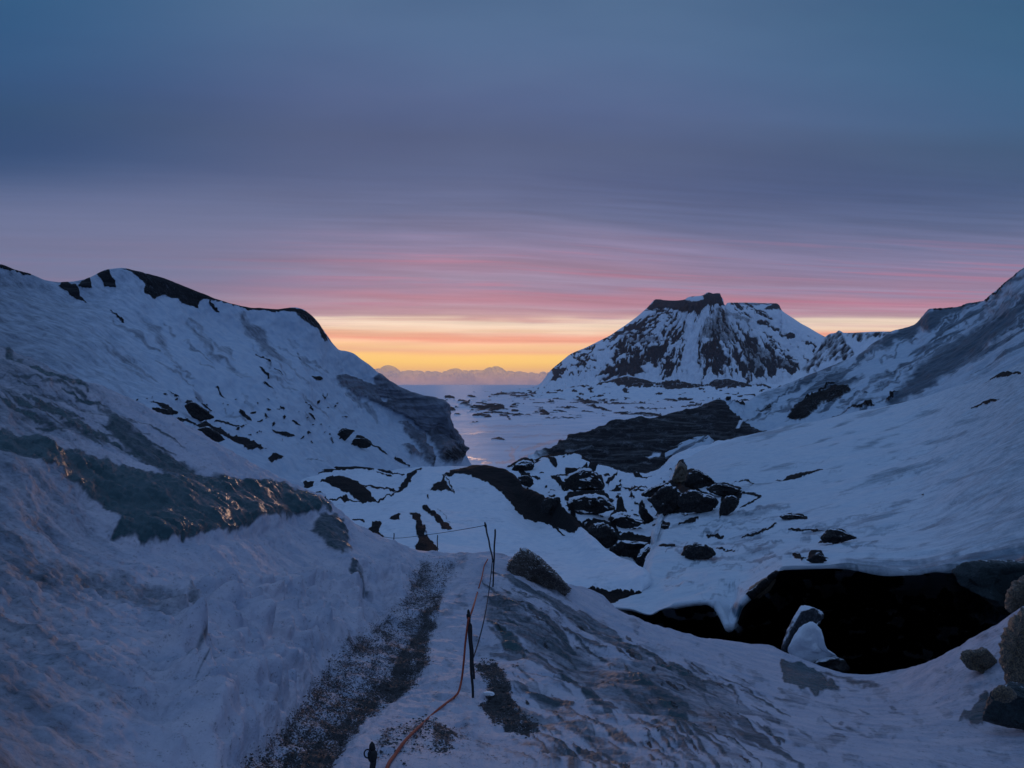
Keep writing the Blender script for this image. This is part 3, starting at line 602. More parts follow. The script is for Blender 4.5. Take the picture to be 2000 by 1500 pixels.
E5 = [(-600,400,66),(-100,500,74),(0,517,76),(30,528,77),(60,535,78),(90,546,79),(115,550,80),(140,549,81),(165,545,82),(185,537,83),(210,526,84),(240,523,85),(265,527,86),(300,535,88),(330,545,90),(365,560,92),(400,574,94),(435,588,96),(470,597,99),(510,603,102),(545,605,104),(560,603,105),(576,601,106),(590,604,107),(602,611,108),(614,622,109),(625,636,110),(638,655,111),(650,672,112),(662,684,113),(678,687,114),(692,691,115),(706,702,116),(722,714,117),(740,729,118),(760,744,119),(780,757,120),(800,766,121),(822,773,121.5),(840,777,122),(856,780,122.5),(866,782,123),(873,788,123.5),(877,800,124),(880,828,125),(888,846,127),(900,868,129),(908,884,130),(920,904,131),(960,935,133)]
E6 = [(x, y+40, d+8) for x, y, d in E5]; E7 = [(x, y+260, d+40) for x, y, d in E5]
L = lambda pts, w, s=2, st=1: ('l', pts, w, s, st)
ridge_rock = [
 ('p',[(0,510),(30,524),(62,534),(60,537),(28,530),(0,524)],1.5,1),
 ('p',[(113,553),(130,548),(150,551),(158,570),(172,586),(152,578),(132,563)],2.5,.9),('p',[(152,552),(175,540),(178,556),(160,557)],2,.9),
 ('p',[(188,534),(212,524),(224,543),(230,557),(204,550)],2.5,.8),
 ('p',[(228,520),(330,538),(400,568),(470,591),(545,599),(600,606),(640,660),(664,684),(630,655),(600,622),(570,611),(540,611),(482,604),(430,588),(396,582),(394,600),(370,590),(345,578),(322,572),(302,579),(284,568),(284,552),(265,535),(245,527)],2.5,.62),
 L([(412,586),(422,596),(430,608)],5),
 ('p',[(565,600),(604,606),(630,640),(640,668),(628,668),(614,645),(582,626)],4,.55),
 L([(218,600),(230,610),(246,623)],4,2,.9),L([(500,690),(515,700),(527,716)],4,2,.8),L([(505,722),(520,742)],6,2,.9),L([(578,690),(588,710)],6,3,.5),
 L([(610,736),(626,743)],8,2,.7),L([(425,752),(432,765),(442,777)],3,1.5,.9),L([(508,756),(524,766)],5,1.5,.9),L([(532,723),(548,735)],3,1.5,.8),
 ('p',[(288,792),(325,800),(340,820),(322,820),(305,800)],2,1),('p',[(355,790),(373,782),(395,798),(418,814),(385,822),(366,806)],2.5,.95),
 L([(395,790),(414,795)],6),L([(468,803),(488,820)],7,2,.9),L([(330,826),(355,832),(372,841)],5),
 ('p',[(370,841),(400,831),(420,845),(460,863),(512,890),(480,886),(430,864),(390,855)],1.5,1),
 L([(415,830),(440,835),(456,844)],5),L([(530,845),(550,848),(570,859)],5),L([(566,830),(580,836)],7),L([(600,800),(608,806)],6),L([(598,813),(609,824)],6),
 L([(335,776),(345,780)],5,2,.8),L([(325,766),(345,775)],4,2,.7),L([(445,832),(470,842)],3),L([(510,812),(520,820)],4,2,.7),
 L([(628,770),(636,778),(640,768)],2.5,1.5,.8),L([(540,800),(548,806)],4,2,.8),
 ('p',[(655,850),(672,838),(692,840),(682,848),(671,860),(658,863)],2,1),('p',[(680,876),(694,855),(714,858),(726,872),(702,873),(690,878)],2,1),L([(714,868),(735,882),(752,892)],5),
 L([(770,898),(785,903),(798,913)],8),('p',[(517,904),(528,899),(546,904),(541,911),(530,908),(524,911)],2,.8),L([(590,905),(640,903)],3,2,.6),L([(640,860),(650,868)],3,1.5,.7),
]
ridge_cliff = [
 ('p',[(728,736),(740,728),(770,746),(805,764),(838,775),(868,780),(880,793),(874,815),(877,832),(888,847),(903,870),(906,884),(896,882),(900,905),(884,912),(862,893),(842,862),(830,848),(815,834),(798,820),(770,808),(740,797),(712,780),(728,770)],2,1),
 ('p',[(650,736),(672,732),(700,742),(728,752),(735,778),(705,780),(676,762),(660,750)],2.5,.85),
 ('p',[(735,778),(755,779),(750,790),(742,793)],2,-1),
 ('p',[(777,825),(800,835),(826,856),(842,882),(852,908),(832,892),(815,867),(790,846)],2.5,.9),('p',[(782,868),(812,878),(832,886),(800,889)],3,.7),
 ('p',[(805,825),(820,840),(832,858),(826,856),(808,838)],2,-.9),('l',[(838,868),(856,892),(880,912)],3,1.5,-.8),
]
ridge_ice = scatter_strokes(46, [(20,600),(240,600),(560,640),(700,760),(560,830),(300,760),(60,680)], 42, (30, 110), (4, 12), .55, 31)+[L([(285,610),(310,640),(335,690)],22,10,.5),L([(370,625),(395,655),(425,695),(460,725)],14,7,.55),L([(470,620),(505,655),(530,690),(552,705)],30,9,.6),
 L([(185,672),(240,700),(305,740)],14,7,.55),L([(0,590),(60,625),(140,660)],20,14,.35),L([(60,560),(110,600),(180,640)],16,10,.35),L([(230,740),(300,765),(360,790)],18,10,.35),
 L([(375,620),(400,632),(398,660)],12,5,.5),L([(420,690),(470,730)],8,5,.5),L([(120,640),(170,670),(200,690)],10,6,.4)]
def ridge_masks(px, py, T, V, N):
    r = paint(px, py, ridge_rock, 2.8, 9)*(T <= 5.15)
    r = np.maximum(r, sstep(5.2, 5.5, T)*.8)
    sp = sstep(.5, .62, fbm(px/15, py/9, px*0+2, 3))*sstep(560, 420, np.abs(px-200)*1.0)*sstep(740, 800, py)*sstep(900, 850, py)
    r = np.maximum(r, sp*.8)
    i = np.maximum(paint(px, py, ridge_ice, 8, 24)*1.1, .58*sstep(560, -50, px))  # left ramp: darker teal vignette painted over the snow as ice
    c = paint(px, py, ridge_cliff, 2.5, 9)*(T <= 5.15)
    foot = c*sstep(850, 900, py+(px-860)*.3)*.5
    return dict(rock=np.maximum(r, foot), ice=np.maximum(i, c*1.25), cliff=c)
def ridge_disp(px, py, T, V, M):
    X, Y, Z = V[..., 0], V[..., 1], V[..., 2]
    a = math.radians(40); U = X*math.cos(a)-Z*math.sin(a)*-1; W = X*math.sin(a)*-1+Z*math.cos(a)
    d = .9*fbm(X*.06, Y*.06, Z*.06, 3)*.8+.22*fbm(X*.35, Y*.35, Z*.35, 3)+.25*fbm(U*.10, Y*.3, W*.5, 3)
    d += M['rock']*(.03+.14*fbm(X*.25, Y*.25, Z*.5, 4, ridged=True))
    cl = M['cliff']
    d += cl*(.55*fbm(X*.35-Z*.12, Y*.05, Z*.04, 2, ridged=True)*sstep(790, 840, py)+.22*fbm(X*.04, Y*.04, Z*1.1, 3, ridged=True)+.5)
    return d*sstep(5.0, 4.4, T)*.75+d*.25
loft('hills', [E0, E1, E2, E3, E4, E5, E6, E7], [20, 50, 80, 60, 44, 5, 6], M_ridge, 1.8, ridge_disp, ridge_masks, crest=5)

# ------------------------------------------------------------------ 6. icy slope far right
S0 = [(1300,900,96),(1380,880,100),(1480,890,106),(1600,870,106),(1740,840,104),(2000,760,90),(2600,560,80)]
S1 = [(1300,880,110),(1380,842,116),(1480,838,124),(1600,812,126),(1740,782,124),(1860,750,118),(2000,700,108),(2600,480,90)]
S2 = [(1300,860,130),(1380,805,136),(1415,795,140),(1480,800,146),(1600,770,150),(1740,725,150),(1860,685,146),(2000,610,134),(2600,330,110)]
S3 = [(1300,850,140),(1380,790,146),(1402,784,148),(1416,782,149),(1428,786,151),(1442,789,153),(1458,784,156),(1480,772,160),(1505,762,164),(1530,754,168),(1560,741,172),(1600,724,176),(1630,712,180),(1655,703,182),(1680,692,184),(1705,673,186),(1728,658,187),(1744,648,188),(1765,643,188),(1786,636,187),(1798,626,186),(1808,611,184),(1817,604,182),(1835,604,181),(1855,602,180),(1877,600,178),(1888,594,176),(1905,592,173),(1922,588,170),(1935,578,167),(1950,565,164),(1972,545,160),(2000,524,155),(2100,450,145),(2600,120,120)]
S4 = [(x, y+40, d+14) for x, y, d in S3]; S5 = [(x, y+160, d+50) for x, y, d in S3]
slope_ice = scatter_strokes(80, [(1450,800),(1650,715),(1800,640),(2000,560),(2030,640),(1850,745),(1600,815)], -34, (40, 150), (4, 12), .8, 23)+[
 L([(1700,680),(1760,655),(1830,615),(1890,600)],26,10,.9),L([(1800,640),(1850,615)],30,10,.9),L([(1740,800),(1800,745),(1870,700),(1960,640),(2010,600)],60,18,.85),
 L([(1700,760),(1760,720),(1790,690)],16,8,.7),L([(1560,800),(1610,770),(1680,735)],26,9,.8),L([(1860,690),(1920,640),(2000,560)],24,12,.7),L([(1560,760),(1640,730),(1700,700)],12,8,.55),
 L([(1480,820),(1540,795),(1590,765)],10,6,.7),L([(1880,770),(1940,720),(2000,680)],20,12,.5),L([(1640,800),(1700,790),(1780,772)],10,6,.6),L([(1930,590),(1970,560),(2010,530)],14,8,.8),
 ('p',[(1480,772),(1600,724),(1660,702),(1640,730),(1560,765),(1500,785)],10,.5)]
slope_rock = [('p',[(1538,812),(1560,790),(1590,770),(1620,758),(1660,752),(1665,768),(1640,785),(1600,800),(1575,822),(1550,822)],6,.62),L([(1540,815),(1562,822)],12,4,.9),
 L([(1560,790),(1600,765),(1630,752)],4,2,.8),L([(1590,806),(1610,780),(1640,760)],5,2,.7),L([(1660,806),(1710,802)],10,3,.75),L([(1735,794),(1745,778),(1760,766)],5,3,.7),
 L([(1470,810),(1500,797),(1515,790)],9,4,.5),L([(1678,770),(1700,775)],9,3,.5),L([(1815,604),(1850,602),(1885,599)],6,3,.7),L([(1890,596),(1930,585),(1960,560),(2005,520)],5,3,.7),
 L([(1402,784),(1416,782),(1432,788),(1452,790)],5,2,.9)]
def slope_masks(px, py, T, V, N):
    r = paint(px, py, slope_rock, 5, 12)*(T <= 3.05)
    i = np.maximum(paint(px, py, slope_ice, 12, 26), .35*sstep(1500, 2000, px))  # rightward ramp paints the edge darkening as extra ice
    n = fbm(px/60+py/60, (py+px*.55)/14, px*0+1, 4)
    i = np.maximum(i, .7*sstep(.15, .5, n))
    return dict(rock=r, ice=i)
def slope_disp(px, py, T, V, M):
    X, Y, Z = V[..., 0], V[..., 1], V[..., 2]
    W = Z-X*.55
    d = .9*fbm(X*.03, Y*.03, W*.2, 4)+.35*fbm(X*.15, Y*.15, W*.6, 3, ridged=True)
    d += M['rock']*.8*fbm(X*.2, Y*.2, Z*.4, 3, ridged=True)
    return d*(.25+.75*sstep(3.0, 2.5, T))
loft('hills', [S0, S1, S2, S3, S4, S5], [30, 60, 70, 5, 5], M_far_slope, 1.8, slope_disp, slope_masks, crest=3)

# ------------------------------------------------------------------ 7. dark banded slab in the centre right
K0 = [(1020,960,92),(1100,960,92),(1250,960,92),(1500,900,92)]
K1 = [(1020,915,104),(1060,900,106),(1100,905,106),(1150,915,105),(1200,925,104),(1250,920,103),(1320,895,104),(1400,870,105),(1500,850,106)]
K2 = [(1020,912,110),(1060,892,112),(1100,880,112),(1150,874,112),(1200,870,112),(1250,865,112),(1320,852,112),(1400,832,114),(1440,838,112),(1500,848,110)]
K3 = [(1020,912,116),(1050,895,118),(1070,884,120),(1090,874,121),(1110,862,122),(1124,854,122),(1140,852,122),(1158,846,122),(1170,840,122),(1185,836,123),(1200,828,124),(1225,825,125),(1250,820,126),(1275,818,127),(1300,813,128),(1330,806,129),(1355,800,130),(1380,792,131),(1402,784,131),(1412,786,130),(1420,798,128),(1436,812,125),(1450,824,122),(1468,838,119),(1500,850,116)]
K4 = [(x, y+14, d+6) for x, y, d in K3]; K5 = [(x, y+120, d+40) for x, y, d in K3]
def slab_masks(px, py, T, V, N):
    r = np.ones(px.shape)*sstep(1040, 1090, px+20*fbm(px/20, py/20, px*0, 3))
    r *= .84+.30*fbm(px/40, py/7, px*0+2, 4)
    r *= 1-paint(px, py, [('p',[(1262,898),(1275,888),(1292,886),(1288,896),(1268,900)],2,1),L([(1436,850),(1450,822)],5,2,1),L([(1060,880),(1095,872)],5,3,.9),L([(1070,898),(1110,886),(1160,880)],3,2,.5)], 2, 9)
    return dict(rock=r*(T < 3.3))
def slab_disp(px, py, T, V, M):
    X, Y, Z = V[..., 0], V[..., 1], V[..., 2]
    return (.7*fbm(X*.05, Y*.05, Z*.1, 3)+.5*fbm(X*.1, Y*.1, Z*1.1-X*.15, 4, ridged=True)+.2*fbm(X*.7, Y*.7, Z*.7, 3))*(.3+.7*sstep(3, 2.7, T))
loft('hills', [K0, K1, K2, K3, K4, K5], [10, 36, 44, 5, 5], M_slab, 1.5, slab_disp, slab_masks, crest=3)

# ------------------------------------------------------------------ 8. outwash plain to the sea horizon
def row(py, D, lo=-1500, hi=3500): return [(lo, py, D), (hi, py, D)]
Gs = [(1010,230),(950,300),(905,388),(875,480),(850,600),(830,750),(812,968),(798,1250),(786,1667),(776,2310),(768,3333),(761,5450),(756.5,9230),(753,20000),(751.6,37500)]
plain_rock = [
 ('p',[(920,795),(945,791),(970,789),(985,792),(985,801),(965,804),(935,803),(922,799)],1.6,1),L([(890,794),(905,792),(925,793)],4,1.2),L([(872,795),(888,800)],9,2,.9),
 L([(925,813),(940,812),(958,816)],7,1.5),L([(945,806),(985,808),(1010,812),(1035,812)],5,1.5),L([(975,812),(990,815),(997,822)],5,1.5),L([(870,776),(885,778)],7,1.5),L([(895,784),(918,784)],5,1.5),
 L([(955,775),(985,769),(1015,768),(1030,772)],7,2,.9),L([(1000,776),(1030,775),(1040,771)],7,2,.9),L([(1060,774),(1078,765),(1100,764)],8,2,.95),L([(1045,804),(1060,803),(1070,810),(1055,812)],8,1.5),
 L([(960,858),(975,856),(985,860)],6,1.5,.9),L([(915,827),(935,826)],3,1.2,.8),L([(1068,787),(1082,785)],5,1.5),L([(1095,799),(1130,799)],3,1.2),L([(1035,795),(1060,798)],4,1.2,.8),
 L([(1110,770),(1150,764),(1180,770)],6,2),L([(1120,782),(1150,786),(1180,784)],8,2),L([(1180,788),(1220,790),(1260,789)],5,1.5),L([(1200,806),(1235,808),(1290,811)],8,1.5),L([(1240,798),(1300,800)],4,1.2),
 L([(1290,780),(1330,782)],5,1.5),L([(1170,776),(1210,780)],5,1.5),L([(1330,795),(1370,790)],4,1.5),L([(1140,794),(1180,800)],4,1.5),L([(1060,820),(1100,818)],2.5,1,.8),L([(1075,818),(1140,819)],2.5,1,.8)]
plain_ice_glint = [('p',[(880,900),(880,850),(900,828),(1000,826),(1120,836),(1200,826),(1200,850),(1100,870),(1060,900)],10,.30),
 L([(1000,906),(1004,898),(996,890),(1003,882),(998,874)],6,2,1),L([(970,904),(1000,902),(1030,906)],6,2,1),L([(940,903),(960,905)],5,2,1),L([(985,882),(1005,878),(1012,872)],4,2,.9),
 L([(1020,880),(1060,868),(1100,858)],7,3,.9),L([(1015,895),(1060,880)],6,3,.9),
 L([(900,893),(950,898)],5,2.5,.9),L([(900,848),(960,843),(1020,846)],4,3,.7),L([(1000,855),(1060,850),(1130,848)],5,3,.7),L([(905,835),(1000,832),(1100,830)],4,3,.6)]
def plain_masks(px, py, T, V, N):
    X, Y = V[..., 0], V[..., 1]
    r = paint(px, py, plain_rock, 2.2, 7)
    wq = fbm(px/70, py/14, px*0+1, 2)*14
    n = fbm((px+wq)/30, (py+wq*.2)/3.0, px*0+4, 4)
    r = r*np.clip(.78+1.1*fbm(px/24, py/1.9, px*0+6, 3), .1, 1.15)
    band = sstep(757, 768, py)*sstep(826, 806, py)
    r = np.maximum(r, band*sstep(.36, .60, n-.10*sstep(1000, 860, px))*.95)
    i = paint(px, py, plain_ice_glint, 3, 10)
    return dict(rock=r, ice=i)
def plain_disp(px, py, T, V, M):
    X, Y, Z = V[..., 0], V[..., 1], V[..., 2]
    far = sstep(600, 1000, Y)
    d = 3.0*fbm(X*.006, Y*.004, Z*0, 4)*far+.5*fbm(X*.02, Y*.02, Z*0, 3)*sstep(450, 600, Y)
    d += M['rock']*(.004*Y)*(.5+.3*fbm(X*.02, Y*.02, Z*0, 3))
    d += M['ice']*0
    return d*sstep(30000, 9000, Y)
M_plain_mat = M_plain
loft('ground', [row(*g) for g in Gs], [8, 20, 26, 26, 24, 24, 24, 24, 20, 16, 12, 10, 6, 4], M_plain_mat, 1.6, plain_disp, plain_masks, detail=(780, 1560))

# low moraine hills before the mountain
H0 = row(812, 1650, 900, 1800)
H1 = [(900,786,2000),(1100,783,2000),(1180,780,2000),(1300,779,2000),(1430,779,2000),(1560,779,2000),(1800,779,2000)]
H2 = [(900,790,2500),(1000,782,2500),(1060,770,2500),(1110,757,2500),(1140,751,2500),(1160,747,2500),(1185,744,2500),(1205,738,2500),(1222,733,2500),(1240,736,2500),(1258,741,2500),(1275,747,2500),(1290,743,2500),(1310,740,2500),(1335,745,2500),(1360,752,2500),(1385,748,2500),(1400,740,2500),(1420,739,2500),(1440,743,2500),(1470,752,2500),(1500,750,2500),(1560,758,2500),(1800,752,2500)]
H3 = [(x, y+22, d+500) for x, y, d in H2]
hill_rock = [('p',[(1160,752),(1190,742),(1220,735),(1255,740),(1290,752),(1270,758),(1230,760),(1200,752)],2,1),('p',[(1285,752),(1310,744),(1345,748),(1385,758),(1350,760),(1300,760)],2,1),
 ('p',[(1380,757),(1400,742),(1425,740),(1450,748),(1470,758),(1430,760),(1400,762)],2,1),L([(1460,752),(1510,760)],4,2,.9),L([(1060,772),(1078,764),(1100,766)],6,2,.9),L([(1100,760),(1160,756)],4,2,.7)]
def hill_masks(px, py, T, V, N):
    r = paint(px, py, hill_rock, 3, 8)*.95
    r = np.maximum(r*(.55+.6*sstep(-.3, .2, fbm(px/9, py/5, px*0, 3))), .8*sstep(.25, .5, fbm(px/22, py/6, px*0+7, 4))*(py > 750))
    return dict(rock=r)
loft('hills', [H0, H1, H2, H3], [20, 26, 6], M_hills, 1.5, lambda px, py, T, V, M: 5*fbm(V[..., 0]*.01, V[..., 1]*.01, V[..., 2]*.02, 4, ridged=True)*(T < 1.8)*(T > .3)+6*M['rock']*0, hill_masks, crest=2)

# ------------------------------------------------------------------ 9. the table mountain
sil = [(980,762),(1040,756),(1055,749),(1062,741),(1070,730),(1080,719),(1091,710),(1102,701),(1112,693),(1126,686),(1139,681),(1152,675),(1166,668),(1178,662),(1190,656),(1205,646),(1220,636),(1234,626),(1247,616),(1256,608),(1265,600),(1272,592),(1281,584.5),(1288,584.5),(1296,586),(1316,587),(1337,585),(1343,581),(1350,579),(1360,578.5),(1373,576.5),(1377,574),(1383,571),(1389,572),(1392,573.5),(1400,572.5),(1406,573),(1409,580),(1412,584),(1414,593),(1417,596),(1420,592),(1426,591),(1460,591),(1490,592),(1516,592.5),(1522,596),(1525,603),(1529,608),(1536,613),(1550,622),(1565,632),(1580,640),(1595,649),(1608,656),(1640,672),(1700,695),(1800,720),(2000,750)]
def shift(r, f): return [f(*p) for p in r]
top = [(x, y, 3600+(250 if x > 1415 else 0)) for x, y in sil]
cb = []
for x, y in sil:
    if 1281 <= x <= 1414: q = {0: 0}; yy = 604+6*math.sin(x*.09) if x < 1350 else (600+(x-1350)*-.0)
    elif 1415 < x < 1528: yy = max(y+14, 604)
    else: yy = y+6
    cb.append((x, max(yy, y+4), 3540+(200 if x > 1415 else 0)))
m1 = [(x, y+(762-y)*.45, 3380+(100 if x > 1415 else 0)) for x, y in sil]
m0 = [(x, y+(766-y)*.86, 3180) for x, y in sil]
mb = [(x, 772, 3050) for x, y in sil]
bk = [(x, y+(10 if 1281 < x < 1525 else 20), d+260) for x, y, d in top]; bk2 = [(x, 775, 4300) for x, y in sil]
mount_rock = [
 ('p',[(1262,603),(1281,583),(1337,584),(1345,590),(1372,586),(1384,569),(1408,571),(1416,597),(1398,598),(1372,602),(1362,608),(1345,616),(1330,612),(1312,605),(1290,604),(1270,606)],2,1),
 ('p',[(1490,604),(1516,590),(1525,597),(1532,608),(1520,604),(1500,608)],2,.9),('p',[(1420,590),(1520,591),(1518,595),(1430,595)],1.2,.6),
 ('p',[(1380,625),(1395,620),(1412,622),(1424,640),(1430,655),(1440,670),(1420,672),(1395,668),(1372,662),(1366,690),(1368,715),(1380,732),(1365,722),(1362,690),(1367,660),(1374,640)],5,.62),
 ('p',[(1380,614),(1400,602),(1440,616),(1470,628),(1460,634),(1430,626),(1410,622),(1395,628)],4,.5),
 ('p',[(1474,632),(1484,625),(1496,632),(1500,640),(1480,640)],2,1),('p',[(1520,652),(1535,653),(1552,660),(1548,665),(1530,662)],2,1),
 ('p',[(1440,672),(1470,672),(1500,690),(1530,704),(1550,712),(1540,722),(1500,726),(1470,732),(1455,715),(1448,690)],5,.7),
 ('p',[(1232,700),(1240,706),(1252,722),(1262,732),(1240,736),(1205,742),(1215,720),(1228,712)],3,.9),
 ('p',[(1205,660),(1240,662),(1275,660),(1300,664),(1280,670),(1230,670)],3,.55),
]
mount_snow = [('p',[(1342,612),(1362,608),(1370,640),(1362,670),(1362,710),(1375,735),(1320,738),(1330,705),(1342,670),(1338,640)],3,1)]
AX, AY = 1385., 540.
def mount_masks(px, py, T, V, N):
    ang = np.arctan2(px-AX, py-AY); rad = np.hypot(px-AX, py-AY)
    wv = fbm(px/26, py/26, px*0+5, 3)*.05
    g1 = fbm((ang+wv)*9, rad/110, px*0+2, 4, .6); g2 = fbm((ang+wv)*34, rad/34, px*0+9, 3, .6); g3 = fbm(px/9, py/9, px*0, 3)
    st = .5+.52*g1+.42*g2+.24*g3
    wt = .335+.16*sstep(640, 690, py)-.15*sstep(1440, 1480, px)*sstep(690, 640, py)
    wt = wt+.13*np.exp(-((px-1450)/75)**2-((py-700)/40)**2)+.06*np.exp(-((px-1300)/35)**2-((py-640)/30)**2)+.05*sstep(1250, 1080, px)
    wt = wt-.34*paint(px, py, mount_snow, 3, 12)-.4*sstep(728, 745, py)
    wt = wt-.30*sstep(1500, 1560, px)*sstep(706, 690, py)
    r = sstep(-.12, .16, st-(1-wt)+.05)
    # ledges
    led = fbm(px/40, py/4.5+ .01*px, px*0+6, 3)
    r = np.maximum(r, .85*sstep(.28, .5, led)*sstep(700, 660, py)*sstep(1370, 1320, px)*(1-paint(px, py, mount_snow, 3, 12)))
    pr = paint(px, py, mount_rock, 2.5, 8)
    core = sstep(.8, .98, pr)
    r = np.maximum(r, pr*np.clip(.55+.6*st*(1-core)+core, 0, 1))
    r *= 1-paint(px, py, [('p',[(1338,584),(1352,580),(1374,577.5),(1374,585),(1350,588)],1.2,1)], 1, 8)
    return dict(rock=r*(T < 4.4), st=st)
def mount_disp(px, py, T, V, M):
    sy = np.interp(px, [p[0] for p in sil], [p[1] for p in sil])
    return sstep(2, 34, py-sy)*(-26*(M['st']-.5)+8*fbm(V[..., 0]*.02, V[..., 1]*.02, V[..., 2]*.02, 4, ridged=True))*sstep(0, .3, T)*(T < 4)
o = loft('mountain', [mb, m0, m1, cb, top, bk, bk2], [24, 70, 60, 34, 6, 10], M_mount, 1.1, mount_disp, mount_masks, detail=(1040, 1660), crest=4)

# small crag and shoulder right of the mountain
W0 = row(775, 2500, 1480, 2000)
W1 = [(1480,760,2600),(1530,752,2600),(1580,740,2600),(1640,725,2600),(1700,700,2600),(2000,700,2600)]
W2 = [(1480,762,2800),(1530,745,2800),(1555,728,2800),(1575,712,2800),(1590,695,2800),(1602,676,2800),(1608,662,2800),(1614,656,2800),(1622,651.5,2800),(1632,650,2800),(1638,645.5,2800),(1642,646.5,2800),(1648,650,2800),(1660,650,2800),(1690,648.5,2800),(1720,647.5,2800),(1748,647.5,2800),(2000,652,2800)]
W3 = [(x, y+20, 3100) for x, y, d in W2]
crag_rock = [('p',[(1566,720),(1580,705),(1600,675),(1614,657),(1640,645),(1650,660),(1665,680),(1670,695),(1640,705),(1615,700),(1600,715),(1585,730)],4,.8),('p',[(1640,645),(1700,650),(1745,648),(1720,655),(1700,658),(1685,672),(1672,662),(1655,658)],3,.8)]
def crag_masks(px, py, T, V, N):
    pr = paint(px, py, crag_rock, 3, 9); n = fbm((px+py*.8)/9, (py-px*.6)/26, px*0+3, 4)
    return dict(rock=pr*np.clip(.62-.9*n, 0, 1.1), n=n)
loft('mountain', [W0, W1, W2, W3], [10, 60, 5], M_mount, 1.2, lambda px, py, T, V, M: 10*M['n']*(T < 1.8)*(T > .2), crag_masks, crest=2)

# ------------------------------------------------------------------ 10. bank of cloud over the sea
def build_cloud():
    m, t = newmat('cloud_vapour')
    pos = t.n('ShaderNodeNewGeometry').outputs['Position']
    n = t.noise(pos, .0012, 5, .6)
    nz = t.n('ShaderNodeSeparateXYZ', {0: pos}).outputs[2]
    col = t.mix(t.step(n, .35, .65), (1.0, .98, .98), (.93, .91, .95))
    d1 = t.n('ShaderNodeBsdfDiffuse', {'Color': col}); tr = t.n('ShaderNodeBsdfTranslucent', {'Color': (.95, .80, .78, 1)})
    mx = t.n('ShaderNodeMixShader', {0: .5, 1: d1.outputs[0], 2: tr.outputs[0]})
    thin = t.n('ShaderNodeBsdfTransparent')                       # vapour: part of the glow comes through
    m2 = t.n('ShaderNodeMixShader', {0: t.fmix(t.step(n, .35, .65), .54, .72), 1: mx.outputs[0], 2: thin.outputs[0]})
    t.n('ShaderNodeOutputMaterial', {'Surface': m2.outputs[0]})
    D = 42000.
    u = np.arange(520, 1400, .8); v = np.linspace(0, 1, 70)
    U, W = np.meshgrid(u, v)
    env = 4+np.interp(U, [520,600,690,720,742,765,790,850,872,918,940,966,990,1012,1070,1200,1400], [30,34,32,38,40,36,29,33,30,37,33,38,34,29,30,33,30])-2
    def bil(x, y, z, o):
        r = 0; a = 1.
        for k in range(o): r = r+a*(.5-np.abs(perlin(x, y+k*3.3, z))*1.6)*-1; x, y, z, a = x*2.1, y*2.1, z*2.1, a*.4
        return r
    rc = np.random.RandomState(3); H = env-6.0
    uu = u.copy(); top_ = np.full(len(u), -99.)
    for lo_, hi_, st_, dz in ((10, 24, 24, -10), (4, 10, 9, -4.0)):
        c = 520.
        while c < 1400:
            r_ = rc.uniform(lo_, hi_); m_ = np.abs(uu-c) < r_
            top_[m_] = np.maximum(top_[m_], dz+rc.uniform(-2, 2.2)+np.sqrt(r_*r_-(uu[m_]-c)**2)*.75)
            c += st_*rc.uniform(.6, 1.5)
    H = H+np.maximum(top_, -3)[None, :]*np.ones_like(U)+.5*fbm(U/4, U*0, U*0, 2)
    ang = W*math.pi                              # from front base over the top to the back
    PY = 750-H*np.sin(ang)**.7
    dep = D-1800*np.cos(ang)
    b = (bil(U/20, PY/12, W*3, 4)+.6)*230*sstep(738, 722, PY)
    dep = dep-b*(np.cos(ang) > -.2)
    V = np.stack([(U-1000)/F*dep, dep, (750-PY)/F*dep-130], -1)
    nr, nc = U.shape; idx = np.arange(nr*nc).reshape(nr, nc)
    f = np.stack([idx[:-1, :-1], idx[:-1, 1:], idx[1:, 1:], idx[1:, :-1]], -1).reshape(-1, 4)
    o = link_mesh('clouds', V.reshape(-1, 3), f, m); tag(o, kind='structure')
build_cloud()

# ------------------------------------------------------------------ rocks: traced outline, real size and thickness, half sunk in the snow
RM = {'dark': rock_mat('dark_moraine_rock', 1.2, rock=(.011, .011, .013), rock2=(.050, .043, .040), snow_at=.46, bump=.05), 'bare': rock_mat('bare_dark_rock', 1.2, rock=(.011, .011, .013), rock2=(.050, .043, .040), snow_at=.86, bump=.05),
      'brown': rock_mat('brown_silty_ice', 5.0, rock=(.035, .030, .028), rock2=(.40, .32, .27), snow_at=.93, bump=.05, rough=.22, spec=1.0, brown=(.10, .075, .06)),  # silty ice; the pale second colour paints its glints
      'rough': rock_mat('gritty_ice_lump', 6.0, rock=(.03, .028, .026), rock2=(.40, .28, .16), snow_at=1.1, bump=.05, rough=.28, spec=.9),  # brown grit, its gold tone partly reflected sky painted into the colour
      'horn': rock_mat('snow_plastered_ice', 2.0, rock=(.03, .032, .036), rock2=(.10, .105, .12), snow_at=.45, bump=.03, snow_w=.2)}
